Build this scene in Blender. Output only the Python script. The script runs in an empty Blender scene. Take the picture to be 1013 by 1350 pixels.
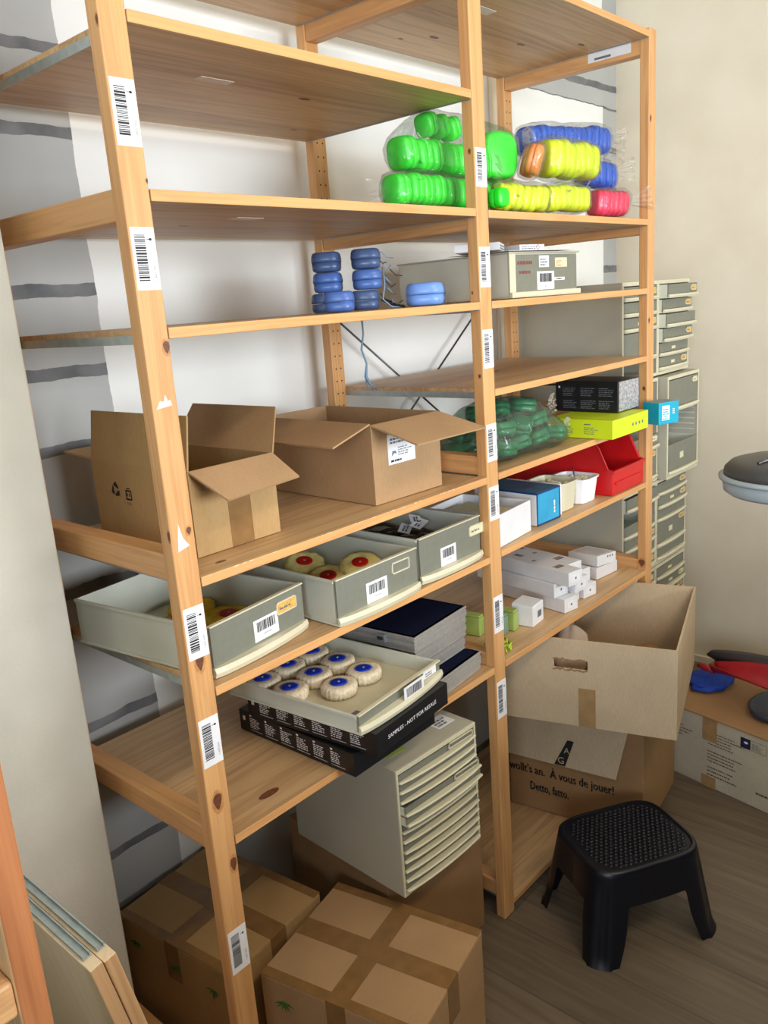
import bpy, bmesh, math, random
from mathutils import Vector, Matrix, noise
R = math.radians
rng = random.Random(7)
S = bpy.context.scene
COL = S.collection

# ------------------------------------------------------------------ camera
CAM_POS = (-0.6784, -1.0617, 1.5922)
YAW, PITCH, ROLL, F_PX = 0.83154, 0.24700, -0.07292, 1089.07
def make_camera():
    a, b, c = YAW, PITCH, ROLL
    F = Vector((math.sin(a)*math.cos(b), math.cos(a)*math.cos(b), -math.sin(b)))
    Rt = Vector((math.cos(a), -math.sin(a), 0)); U = Rt.cross(F)
    R2 = Rt*math.cos(c)+U*math.sin(c); U2 = -Rt*math.sin(c)+U*math.cos(c)
    cam = bpy.data.cameras.new('camera'); cam.sensor_fit = 'VERTICAL'; cam.sensor_height = 24
    cam.lens = F_PX/1350*24; cam.clip_start = .02
    o = bpy.data.objects.new('camera', cam); COL.objects.link(o)
    M = Matrix((( R2.x, U2.x, -F.x, CAM_POS[0]), (R2.y, U2.y, -F.y, CAM_POS[1]), (R2.z, U2.z, -F.z, CAM_POS[2]), (0,0,0,1)))
    o.matrix_world = M; S.camera = o
make_camera()

# ------------------------------------------------------------------ world, lights, exposure
S.view_settings.view_transform = 'Standard'; S.view_settings.look = 'None'
S.view_settings.gamma = 1; S.view_settings.use_curve_mapping = False
S.view_settings.exposure = 0.12
try: S.cycles.use_denoising = True
except Exception: pass
S.cycles.max_bounces = 8; S.cycles.diffuse_bounces = 5; S.cycles.transparent_max_bounces = 16
S.cycles.sample_clamp_indirect = 4; S.cycles.caustics_reflective = False; S.cycles.caustics_refractive = False
w = bpy.data.worlds.new('world'); S.world = w; w.use_nodes = True
w.node_tree.nodes['Background'].inputs[0].default_value = (.62, .78, 1, 1)
w.node_tree.nodes['Background'].inputs[1].default_value = 1.0
def area(name, loc, target, sx, sy, power, col, spread=180):
    l = bpy.data.lights.new(name, 'AREA'); l.shape = 'RECTANGLE'; l.size = sx; l.size_y = sy
    l.energy = power; l.color = col; l.spread = R(spread)
    o = bpy.data.objects.new(name, l); COL.objects.link(o); o.location = loc
    o.rotation_euler = (Vector(target)-Vector(loc)).to_track_quat('-Z', 'Y').to_euler()
    return o
area('window_daylight', (-2.93, -1.9, 1.75), (0.2, -.9, 1.5), 1.9, 1.4, 118, (.84, .92, 1.0), 160)
area('rear_window_daylight', (0.6, -3.93, 1.66), (0.7, 0, 1.5), 2.6, 1.2, 78, (.90, .95, 1.0), 130)
area('warm_bounce_fill', (0.2, -1.8, 2.93), (0.2, -1.8, 0), 1.3, .3, 24, (1.0, .76, .50))  # added warm source standing in for light bounced onto the upper wall

# ------------------------------------------------------------------ materials
def lin(c):
    return tuple(((v/255)/12.92 if v/255 <= .04045 else ((v/255+.055)/1.055)**2.4) for v in c)+(1,)
MATS = {}
def nodes_of(m):
    m.use_nodes = True; nt = m.node_tree; return nt, nt.nodes, nt.links, nt.nodes['Principled BSDF']
def mat(name, col, rough=.5, var=.06, scale=25, bump=0.0, metal=0, spec=.5, coat=0):
    """plain surface with a faint procedural mottling"""
    if name in MATS: return MATS[name]
    m = bpy.data.materials.new(name); nt, N, L, b = nodes_of(m)
    tc = N.new('ShaderNodeTexCoord'); nz = N.new('ShaderNodeTexNoise'); nz.inputs['Scale'].default_value = scale; nz.inputs['Detail'].default_value = 5
    L.new(tc.outputs['Object'], nz.inputs['Vector'])
    c = lin(col); cr = N.new('ShaderNodeValToRGB')
    cr.color_ramp.elements[0].position = .3; cr.color_ramp.elements[1].position = .7
    cr.color_ramp.elements[0].color = tuple(max(0, v*(1-var*1.6)) for v in c[:3])+(1,)
    cr.color_ramp.elements[1].color = tuple(min(1, v*(1+var)) for v in c[:3])+(1,)
    L.new(nz.outputs['Fac'], cr.inputs['Fac']); L.new(cr.outputs['Color'], b.inputs['Base Color'])
    b.inputs['Roughness'].default_value = rough; b.inputs['Metallic'].default_value = metal
    b.inputs['Specular IOR Level'].default_value = spec; b.inputs['Coat Weight'].default_value = coat
    if bump:
        bp = N.new('ShaderNodeBump'); bp.inputs['Strength'].default_value = bump; bp.inputs['Distance'].default_value = .002
        L.new(nz.outputs['Fac'], bp.inputs['Height']); L.new(bp.outputs['Normal'], b.inputs['Normal'])
    MATS[name] = m; return m
def wood(name, axis, light, dark, plank=0, grain=1.0, rough=.45, pa=1):
    """pine: fine streaks along `axis` (0,1,2) plus broader growth rings and glued planks"""
    if name in MATS: return MATS[name]
    m = bpy.data.materials.new(name); nt, N, L, b = nodes_of(m)
    tc = N.new('ShaderNodeTexCoord'); oi = N.new('ShaderNodeObjectInfo')
    ad = N.new('ShaderNodeVectorMath'); ad.operation = 'ADD'
    sc = N.new('ShaderNodeVectorMath'); sc.operation = 'SCALE'; sc.inputs['Scale'].default_value = 9.0
    cb = N.new('ShaderNodeCombineXYZ')
    for i in range(3): L.new(oi.outputs['Random'], cb.inputs[i])
    L.new(cb.outputs[0], sc.inputs[0]); L.new(tc.outputs['Object'], ad.inputs[0]); L.new(sc.outputs[0], ad.inputs[1])
    def nz(s_al, s_ac, det, dist=0):
        mp = N.new('ShaderNodeMapping'); s = [s_ac]*3; s[axis] = s_al; mp.inputs['Scale'].default_value = s
        L.new(ad.outputs[0], mp.inputs[0]); t = N.new('ShaderNodeTexNoise'); t.inputs['Scale'].default_value = 1
        t.inputs['Detail'].default_value = det; t.inputs['Distortion'].default_value = dist
        L.new(mp.outputs[0], t.inputs['Vector']); return t.outputs['Fac']
    fine = nz(4, 320, 3); broad = nz(1.3, 22, 4, .8)
    # growth rings: banded function of the broad noise
    mul = N.new('ShaderNodeMath'); mul.operation = 'MULTIPLY'; mul.inputs[1].default_value = 30; L.new(broad, mul.inputs[0])
    sn = N.new('ShaderNodeMath'); sn.operation = 'SINE'; L.new(mul.outputs[0], sn.inputs[0])
    mr = N.new('ShaderNodeMapRange'); mr.inputs['From Min'].default_value = -1; mr.inputs['From Max'].default_value = 1
    L.new(sn.outputs[0], mr.inputs['Value'])
    pw = N.new('ShaderNodeMath'); pw.operation = 'POWER'; pw.inputs[1].default_value = 2.0; L.new(mr.outputs[0], pw.inputs[0])
    m1 = N.new('ShaderNodeMath'); m1.operation = 'MULTIPLY_ADD'; L.new(fine, m1.inputs[0]); m1.inputs[1].default_value = .48; m1.inputs[2].default_value = .0
    m2 = N.new('ShaderNodeMath'); m2.operation = 'MULTIPLY_ADD'; L.new(pw.outputs[0], m2.inputs[0]); m2.inputs[1].default_value = .34*grain; L.new(m1.outputs[0], m2.inputs[2])
    fac = m2.outputs[0]
    if plank:
        sp = N.new('ShaderNodeSeparateXYZ'); L.new(tc.outputs['Object'], sp.inputs[0])
        dv = N.new('ShaderNodeMath'); dv.operation = 'DIVIDE'; dv.inputs[1].default_value = plank; L.new(sp.outputs[pa], dv.inputs[0])
        fl = N.new('ShaderNodeMath'); fl.operation = 'FLOOR'; L.new(dv.outputs[0], fl.inputs[0])
        a2 = N.new('ShaderNodeMath'); a2.operation = 'ADD'; L.new(fl.outputs[0], a2.inputs[0]); L.new(oi.outputs['Random'], a2.inputs[1])
        wn = N.new('ShaderNodeTexWhiteNoise'); wn.noise_dimensions = '1D'; L.new(a2.outputs[0], wn.inputs['W'])
        m3 = N.new('ShaderNodeMath'); m3.operation = 'MULTIPLY_ADD'; L.new(wn.outputs['Value'], m3.inputs[0]); m3.inputs[1].default_value = .36
        sb = N.new('ShaderNodeMath'); sb.operation = 'SUBTRACT'; L.new(fac, sb.inputs[0]); sb.inputs[1].default_value = .14
        L.new(sb.outputs[0], m3.inputs[2]); fac = m3.outputs[0]
    cr = N.new('ShaderNodeValToRGB'); cr.color_ramp.elements[0].position = .12; cr.color_ramp.elements[1].position = .9
    cr.color_ramp.elements[0].color = lin(light); cr.color_ramp.elements[1].color = lin(dark)
    L.new(fac, cr.inputs['Fac']); L.new(cr.outputs['Color'], b.inputs['Base Color'])
    b.inputs['Roughness'].default_value = rough
    bp = N.new('ShaderNodeBump'); bp.inputs['Strength'].default_value = .12; bp.inputs['Distance'].default_value = .001
    L.new(fine, bp.inputs['Height']); L.new(bp.outputs['Normal'], b.inputs['Normal'])
    MATS[name] = m; return m
PL, PD = (226, 178, 122), (178, 118, 66)
W_POST = wood('pine_post', 2, (220, 170, 112), (180, 116, 64), grain=.6)
W_RUNG = wood('pine_rung', 1, (222, 172, 116), (178, 116, 64), grain=.6)
W_SHELF = wood('pine_shelf', 0, (212, 176, 130), (150, 108, 66), plank=.093, grain=.7)
W_EDGE = wood('pine_shelf_edge', 0, (226, 172, 112), (186, 118, 62), grain=.5)
W_SHADED = wood('pine_shaded_front', 2, (186, 122, 76), (122, 66, 36), grain=1.0)  # foreground post front, shade put into the colour
W_RAW = wood('pine_raw', 2, (240, 222, 190), (214, 178, 130), grain=.5)
W_CUT = wood('pine_cut', 2, (214, 172, 126), (160, 112, 70), grain=.8)
CHIP = mat('pale_chip', (232, 200, 156), .6, .1, 90); KNOT = mat('knot_brown', (112, 66, 42), .5, .3, 200); KNOT2 = mat('knot_halo', (198, 140, 84), .5, .2, 120)
GLUE = mat('paper_residue', (232, 224, 214), .8, .08, 300)
HOLE = mat('hole_dark', (52, 34, 22), .9)
STEEL = mat('galvanised', (176, 188, 190), .38, .08, 60, metal=.65)
STEEL2 = mat('brushed_aluminium', (182, 180, 176), .38, .05, 90, metal=.4)
WIRE = mat('brace_wire', (92, 92, 92), .4, metal=.8)
CREAM = mat('cream_plastic', (212, 206, 178), .42, .03, 12)
CREAM_D = mat('cream_plastic_side', (206, 208, 194), .42, .03, 12)
CAB = mat('cabinet_body_plastic', (180, 177, 160), .5, .03, 8)
GREY = mat('grey_front_plastic', (122, 123, 110), .5, .04, 60)
WHITE = mat('white_paper', (236, 236, 238), .55, .03, 40)
WCARD = mat('white_card', (228, 228, 230), .5, .03, 20)
INK = mat('black_ink', (28, 28, 32), .6)
INKG = mat('grey_ink', (110, 112, 122), .6)
INKB = mat('brown_ink', (96, 62, 40), .7)
ORL = mat('amber_label', (222, 176, 92), .5, .15, 120)
PALEL = mat('pale_label', (222, 216, 176), .5, .1, 120)
BLACK = mat('black_card', (20, 21, 25), .38, .1, 30)
LIME = mat('lime_card', (206, 226, 30), .45, .03, 20)
CYAN = mat('cyan_card', (22, 168, 198), .4, .04, 20)
CYANG = mat('cyan_box_top', (120, 142, 146), .4, .04, 20)
SILVER = mat('silver_foil', (186, 186, 192), .3, .35, 130, metal=.35)
RED = mat('red_plastic', (204, 24, 28), .34, .05, 20)
VELVET = mat('navy_velvet', (16, 22, 48), .95, .15, 80, spec=.1)
BLUEHUB = mat('blue_hub_plastic', (10, 48, 176), .3)
REDHUB = mat('red_hub_plastic', (190, 26, 18), .35)
def bristle(name, c, c2):
    m = mat(name, c, .95, .22, 260, bump=.5, spec=.1); return m
BRI = mat('cream_bristle', (224, 210, 182), .9, .14, 160, bump=.3, spec=.1)
BRIY = mat('yellow_felt', (236, 200, 72), .85, .12, 60, bump=.15, spec=.1)
BRIP = mat('pale_felt', (232, 216, 140), .8, .10, 60, bump=.12, spec=.1)
STOOLM = mat('stool_black_plastic', (11, 16, 27), .36, .1, 60, bump=.05, spec=.45)
LIMEP = mat('lime_plastic', (176, 208, 42), .35, .1, 40)
CORD = mat('blue_cord', (120, 150, 176), .5)
CABLE = mat('dark_cable', (92, 72, 58), .5, .3, 60)
def cardboard(name, col, ribs=False):
    if name in MATS: return MATS[name]
    m = bpy.data.materials.new(name); nt, N, L, b = nodes_of(m)
    tc = N.new('ShaderNodeTexCoord'); a = N.new('ShaderNodeTexNoise'); a.inputs['Scale'].default_value = 9; a.inputs['Detail'].default_value = 6
    L.new(tc.outputs['Object'], a.inputs['Vector'])
    mp = N.new('ShaderNodeMapping'); mp.inputs['Scale'].default_value = (300, 300, 60) if not ribs else (220, 220, 30)
    if ribs: mp.inputs['Rotation'].default_value = (.3, .5, 0)
    L.new(tc.outputs['Object'], mp.inputs[0])
    f = N.new('ShaderNodeTexNoise'); f.inputs['Scale'].default_value = 1; f.inputs['Detail'].default_value = 3; L.new(mp.outputs[0], f.inputs['Vector'])
    mx = N.new('ShaderNodeMath'); mx.operation = 'MULTIPLY_ADD'; L.new(f.outputs['Fac'], mx.inputs[0]); mx.inputs[1].default_value = .5 if not ribs else 1.3
    sb = N.new('ShaderNodeMath'); sb.operation = 'MULTIPLY'; sb.inputs[1].default_value = .6; L.new(a.outputs['Fac'], sb.inputs[0]); L.new(sb.outputs[0], mx.inputs[2])
    cr = N.new('ShaderNodeValToRGB'); c = lin(col)
    cr.color_ramp.elements[0].position = .25; cr.color_ramp.elements[1].position = .8
    k = .78 if not ribs else .5
    cr.color_ramp.elements[0].color = tuple(v*k for v in c[:3])+(1,); cr.color_ramp.elements[1].color = tuple(min(1, v*1.12) for v in c[:3])+(1,)
    L.new(mx.outputs[0], cr.inputs['Fac']); L.new(cr.outputs['Color'], b.inputs['Base Color'])
    b.inputs['Roughness'].default_value = .78; b.inputs['Specular IOR Level'].default_value = .25
    MATS[name] = m; return m
CARD = cardboard('cardboard_tan', (176, 142, 104))
CARDO = cardboard('cardboard_ochre', (176, 144, 98))
CARDB = cardboard('cardboard_brown', (160, 124, 86))
CARDP = cardboard('cardboard_pale', (204, 182, 150))
CARDR = cardboard('cardboard_ribbed', (150, 120, 82), True)
CARDIN = cardboard('cardboard_inside', (176, 142, 102))
CARDW = cardboard('cardboard_printed', (192, 184, 164))
TAPE = mat('brown_tape', (138, 104, 64), .25, .1, 30, spec=.6)
TAPEC = mat('clear_tape', (170, 138, 96), .2, .08, 30, spec=.6)
LEAF = mat('leaf_green_ink', (52, 116, 44), .7)
def film(name, tint=(1, 1, 1, 1), gloss=.22, haze=.10):
    m = bpy.data.materials.new(name); m.use_nodes = True; nt = m.node_tree; N = nt.nodes; L = nt.links
    N.clear(); out = N.new('ShaderNodeOutputMaterial'); tr = N.new('ShaderNodeBsdfTransparent'); tr.inputs[0].default_value = tint
    gl = N.new('ShaderNodeBsdfGlossy'); gl.inputs['Roughness'].default_value = .12; df = N.new('ShaderNodeBsdfDiffuse'); df.inputs[0].default_value = (.9, .92, .92, 1)
    tc = N.new('ShaderNodeTexCoord'); nz = N.new('ShaderNodeTexNoise'); nz.inputs['Scale'].default_value = 22; nz.inputs['Detail'].default_value = 3; nz.inputs['Distortion'].default_value = 1.6
    L.new(tc.outputs['Object'], nz.inputs['Vector']); bp = N.new('ShaderNodeBump'); bp.inputs['Strength'].default_value = .9; bp.inputs['Distance'].default_value = .012
    L.new(nz.outputs['Fac'], bp.inputs['Height']); L.new(bp.outputs['Normal'], gl.inputs['Normal']); L.new(bp.outputs['Normal'], df.inputs['Normal'])
    lw = N.new('ShaderNodeLayerWeight'); lw.inputs['Blend'].default_value = .35; L.new(bp.outputs['Normal'], lw.inputs['Normal'])
    a = N.new('ShaderNodeMath'); a.operation = 'MULTIPLY_ADD'; L.new(lw.outputs['Fresnel'], a.inputs[0]); a.inputs[1].default_value = .45; a.inputs[2].default_value = gloss*.3
    a.use_clamp = True
    m1 = N.new('ShaderNodeMixShader'); L.new(a.outputs[0], m1.inputs[0]); L.new(tr.outputs[0], m1.inputs[1]); L.new(gl.outputs[0], m1.inputs[2])
    m2 = N.new('ShaderNodeMixShader'); m2.inputs[0].default_value = haze; L.new(m1.outputs[0], m2.inputs[1]); L.new(df.outputs[0], m2.inputs[2])
    L.new(m2.outputs[0], out.inputs[0]); return m
FILM = film('clear_bag_film', gloss=.10, haze=.02); FILMG = film('green_bag_film', (.80, .92, .86, 1), .15, .03)

# ------------------------------------------------------------------ mesh helpers
_txt = {}
def text_polys(s):
    if s not in _txt:
        cu = bpy.data.curves.new('t', 'FONT'); cu.body = s; cu.size = 1; cu.resolution_u = 2
        o = bpy.data.objects.new('t', cu); COL.objects.link(o)
        dg = bpy.context.evaluated_depsgraph_get(); me = bpy.data.meshes.new_from_object(o.evaluated_get(dg))
        vs = [tuple(v.co[:2]) for v in me.vertices]; fs = [tuple(p.vertices) for p in me.polygons]
        bpy.data.objects.remove(o); bpy.data.curves.remove(cu); bpy.data.meshes.remove(me)
        _txt[s] = (vs, fs, max([v[0] for v in vs] or [1]))
    return _txt[s]
class MB:
    def __init__(self): self.v = []; self.f = []; self.m = []; self.mats = []; self.sm = []
    def mi(self, m):
        if m not in self.mats: self.mats.append(m)
        return self.mats.index(m)
    def add(self, vs, fs, m, smooth=False):
        k = len(self.v); i = self.mi(m); self.v += [tuple(v) for v in vs]
        for f in fs: self.f.append(tuple(a+k for a in f)); self.m.append(i); self.sm.append(smooth)
        return self
    def box(self, x0, x1, y0, y1, z0, z1, m, top=None, front=None):
        vs = [(x, y, z) for x in (x0, x1) for y in (y0, y1) for z in (z0, z1)]
        fs = [(0, 1, 3, 2), (4, 6, 7, 5), (0, 4, 5, 1), (2, 3, 7, 6), (0, 2, 6, 4), (1, 5, 7, 3)]
        k = len(self.v); self.v += vs
        for n, f in enumerate(fs):
            mm = m
            if top is not None and n == 5: mm = top
            if front is not None and n == 2: mm = front
            self.f.append(tuple(a+k for a in f)); self.m.append(self.mi(mm)); self.sm.append(False)
        return self
    def hexa(self, p, m):
        """8 points: bottom 4 (ccw) then top 4"""
        return self.add(p, [(3, 2, 1, 0), (4, 5, 6, 7), (0, 1, 5, 4), (1, 2, 6, 5), (2, 3, 7, 6), (3, 0, 4, 7)], m)
    def slab(self, p, n, t, m):
        """quad p (4 pts) thickened by t along n"""
        n = Vector(n).normalized()*t; q = [Vector(a)+n for a in p]
        return self.hexa([Vector(a) for a in p]+q, m)
    def quad(self, o, u, v, m): 
        o, u, v = Vector(o), Vector(u), Vector(v); return self.add([o, o+u, o+u+v, o+v], [(0, 1, 2, 3)], m)
    def tube(self, pts, r, m, n=8, smooth=True, cap=True):
        P = [Vector(p) for p in pts]; rs = r if isinstance(r, (list, tuple)) else [r]*len(P); vs = []; fs = []
        for i, p in enumerate(P):
            d = (P[min(i+1, len(P)-1)]-P[max(i-1, 0)]).normalized(); a = d.orthogonal().normalized()
            if i and abs(pa.dot(d)) < .99: a = (pa-d*pa.dot(d)).normalized()
            pa = a; b = d.cross(a)
            for k in range(n): t = 2*math.pi*k/n; vs.append(p+(a*math.cos(t)+b*math.sin(t))*rs[i])
        for i in range(len(P)-1):
            for k in range(n): fs.append((i*n+k, i*n+(k+1) % n, (i+1)*n+(k+1) % n, (i+1)*n+k))
        if cap: fs += [tuple(range(n))[::-1], tuple((len(P)-1)*n+k for k in range(n))]
        return self.add(vs, fs, m, smooth)
    def lathe(self, prof, m, n=32, c=(0, 0, 0), smooth=True, rad=None, sx=1, sy=1):
        vs = []; fs = []
        for r, z in prof:
            for k in range(n):
                t = 2*math.pi*k/n; rr = r*(rad(t, r) if rad else 1); vs.append((c[0]+rr*math.cos(t)*sx, c[1]+rr*math.sin(t)*sy, c[2]+z))
        for i in range(len(prof)-1):
            for k in range(n): fs.append((i*n+k, i*n+(k+1) % n, (i+1)*n+(k+1) % n, (i+1)*n+k))
        fs.append(tuple(range(n))[::-1]); fs.append(tuple((len(prof)-1)*n+k for k in range(n)))
        return self.add(vs, fs, m, smooth)
    def prism(self, poly, o, u, v, n, t, m):
        """2D polygon in (u,v) at o thickened by t along n"""
        o, u, v, n = Vector(o), Vector(u), Vector(v), Vector(n); k = len(poly)
        a = [o+u*x+v*y for x, y in poly]; b = [p+n*t for p in a]
        fs = [tuple(range(k))[::-1], tuple(range(k, 2*k))]+[(i, (i+1) % k, k+(i+1) % k, k+i) for i in range(k)]
        return self.add(a+b, fs, m)
    def text(self, s, o, u, v, size, m, width=None):
        vs, fs, w_ = text_polys(s); u, v, o = Vector(u).normalized(), Vector(v).normalized(), Vector(o)
        sx = (width/w_ if width else size)
        return self.add([o+u*x*sx+v*y*size for x, y in vs], fs, m)
    def build(self, name, parent=None, bevel=0, solid=0, subsurf=0, segs=2, recalc=False):
        me = bpy.data.meshes.new(name); me.from_pydata(self.v, [], self.f)
        for m in self.mats: me.materials.append(m)
        for i, p in enumerate(me.polygons): p.material_index = self.m[i]; p.use_smooth = self.sm[i]
        if recalc:
            b = bmesh.new(); b.from_mesh(me); bmesh.ops.remove_doubles(b, verts=b.verts, dist=1e-5); bmesh.ops.recalc_face_normals(b, faces=b.faces); b.to_mesh(me); b.free()
        me.update(); o = bpy.data.objects.new(name, me); COL.objects.link(o)
        if parent is not None: o.parent = parent
        if solid: s = o.modifiers.new('solid', 'SOLIDIFY'); s.thickness = solid; s.offset = -1
        if bevel:
            b = o.modifiers.new('bevel', 'BEVEL'); b.width = bevel; b.segments = segs; b.limit_method = 'ANGLE'; b.angle_limit = R(40)
        if subsurf: s = o.modifiers.new('sub', 'SUBSURF'); s.levels = s.render_levels = subsurf
        return o
def thing(name, label, cat, loc=(0, 0, 0), rz=0, group=None, rot=None):
    o = bpy.data.objects.new(name, None); COL.objects.link(o); o.location = loc
    o.rotation_euler = rot if rot else (0, 0, R(rz)); o['label'] = label; o['category'] = cat
    if group: o['group'] = group
    o.empty_display_size = .02; return o
def tag(o, label, cat, group=None, loc=None, rz=None, rot=None):
    o['label'] = label; o['category'] = cat
    if group: o['group'] = group
    if loc is not None: o.location = loc
    if rz is not None: o.rotation_euler = (0, 0, R(rz))
    if rot is not None: o.rotation_euler = rot
    return o
def plab(o, s): o['label'] = s; return o
def struct(o): o['kind'] = 'structure'; return o
def copy_tree(o, parent=None):
    c = o.copy(); COL.objects.link(c); c.parent = parent
    for ch in list(o.children): copy_tree(ch, c)
    return c
X_, Y_, Z_ = Vector((1, 0, 0)), Vector((0, 1, 0)), Vector((0, 0, 1))
EPS = .0004
def bars(mb, o, u, v, n, w_, h_, seed, m=INK):
    """barcode: bars stand along v, run along u"""
    r = random.Random(seed); x = 0; e = Vector(n)*.0003; o = Vector(o)
    while x < w_-.0004:
        b = r.choice([.0008, .0012, .0018, .0028]); g = r.choice([.0007, .001, .0016])
        b = min(b, w_-x); mb.quad(o+u*x+e, u*b, v*h_, m); x += b+g
def stripes(mb, o, u, v, n, w_, h_, rows, m, seed=1, fill=.55):
    """rows of broken print too small to read"""
    r = random.Random(seed); e = Vector(n)*.0003; o = Vector(o); rh = h_/rows
    for k in range(rows):
        x = 0; end = w_*r.uniform(.6, 1)
        while x < end:
            l = min(r.uniform(.003, .011), end-x)
            mb.quad(o+u*x+v*(k*rh)+e, u*l, v*rh*fill, m); x += l+r.uniform(.001, .003)

# ------------------------------------------------------------------ room
WY, RX, LX, FY, CZ = .56, 2.633, -3.0, -4.0, 3.0
def m_backwall():
    m = bpy.data.materials.new('painted_block_wall'); nt, N, L, b = nodes_of(m)
    tc = N.new('ShaderNodeTexCoord'); sp = N.new('ShaderNodeSeparateXYZ'); L.new(tc.outputs['Object'], sp.inputs[0])
    nz = N.new('ShaderNodeTexNoise'); nz.inputs['Scale'].default_value = 14; nz.inputs['Detail'].default_value = 6; L.new(tc.outputs['Object'], nz.inputs['Vector'])
    n2 = N.new('ShaderNodeTexNoise'); n2.inputs['Scale'].default_value = 3; n2.inputs['Detail'].default_value = 4; L.new(tc.outputs['Object'], n2.inputs['Vector'])
    def mth(op, a, bb=None, cc=None):
        n = N.new('ShaderNodeMath'); n.operation = op
        for i, x in enumerate((a, bb, cc)):
            if x is None: continue
            if isinstance(x, (int, float)): n.inputs[i].default_value = x
            else: L.new(x, n.inputs[i])
        return n.outputs[0]
    jit = mth('MULTIPLY_ADD', nz.outputs['Fac'], .016, -.008)
    x = mth('ADD', sp.outputs[0], jit); z = mth('ADD', sp.outputs[2], jit)
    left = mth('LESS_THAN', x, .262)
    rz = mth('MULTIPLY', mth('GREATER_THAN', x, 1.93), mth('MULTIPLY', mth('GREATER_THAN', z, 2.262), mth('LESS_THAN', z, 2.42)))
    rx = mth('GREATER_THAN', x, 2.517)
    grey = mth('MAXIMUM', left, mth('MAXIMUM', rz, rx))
    mort = None
    for zz, hw in ((2.113, .011), (1.962, .011), (1.662, .013), (1.500, .013), (1.348, .011), (1.045, .012), (.735, .012), (.41, .011), (.26, .010), (2.335, .012), (2.262, .004), (2.45, .01)):
        k = mth('LESS_THAN', mth('ABSOLUTE', mth('SUBTRACT', z, zz)), hw); mort = k if mort is None else mth('MAXIMUM', mort, k)
    mort = mth('MULTIPLY', mort, grey)
    def ramp(f, a, c):
        r = N.new('ShaderNodeValToRGB'); r.color_ramp.elements[0].position = .3; r.color_ramp.elements[1].position = .75
        r.color_ramp.elements[0].color = lin(a); r.color_ramp.elements[1].color = lin(c); L.new(f, r.inputs[0]); return r.outputs[0]
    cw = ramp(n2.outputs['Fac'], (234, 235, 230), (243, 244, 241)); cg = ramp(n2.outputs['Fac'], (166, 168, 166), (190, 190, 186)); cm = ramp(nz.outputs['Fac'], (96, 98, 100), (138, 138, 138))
    def mix(f, a, c):
        n = N.new('ShaderNodeMix'); n.data_type = 'RGBA'; L.new(f, n.inputs[0]); L.new(a, n.inputs[6]); L.new(c, n.inputs[7]); return n.outputs[2]
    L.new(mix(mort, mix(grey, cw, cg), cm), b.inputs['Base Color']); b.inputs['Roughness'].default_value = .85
    bp = N.new('ShaderNodeBump'); bp.inputs['Strength'].default_value = .35; bp.inputs['Distance'].default_value = .004
    L.new(mth('SUBTRACT', nz.outputs['Fac'], mth('MULTIPLY', mort, .8)), bp.inputs['Height']); L.new(bp.outputs['Normal'], b.inputs['Normal'])
    return m
def m_plaster(name, a, c, scale=5, bump=.15):
    m = bpy.data.materials.new(name); nt, N, L, b = nodes_of(m)
    tc = N.new('ShaderNodeTexCoord'); nz = N.new('ShaderNodeTexNoise'); nz.inputs['Scale'].default_value = scale; nz.inputs['Detail'].default_value = 4
    L.new(tc.outputs['Object'], nz.inputs['Vector']); r = N.new('ShaderNodeValToRGB'); r.color_ramp.elements[0].position = .3; r.color_ramp.elements[1].position = .7
    r.color_ramp.elements[0].color = lin(a); r.color_ramp.elements[1].color = lin(c); L.new(nz.outputs['Fac'], r.inputs[0]); L.new(r.outputs[0], b.inputs['Base Color'])
    n3 = N.new('ShaderNodeTexNoise'); n3.inputs['Scale'].default_value = 130; n3.inputs['Detail'].default_value = 3; L.new(tc.outputs['Object'], n3.inputs['Vector'])
    bp = N.new('ShaderNodeBump'); bp.inputs['Strength'].default_value = bump; bp.inputs['Distance'].default_value = .003; L.new(n3.outputs['Fac'], bp.inputs['Height']); L.new(bp.outputs['Normal'], b.inputs['Normal'])
    b.inputs['Roughness'].default_value = .8; return m
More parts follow.
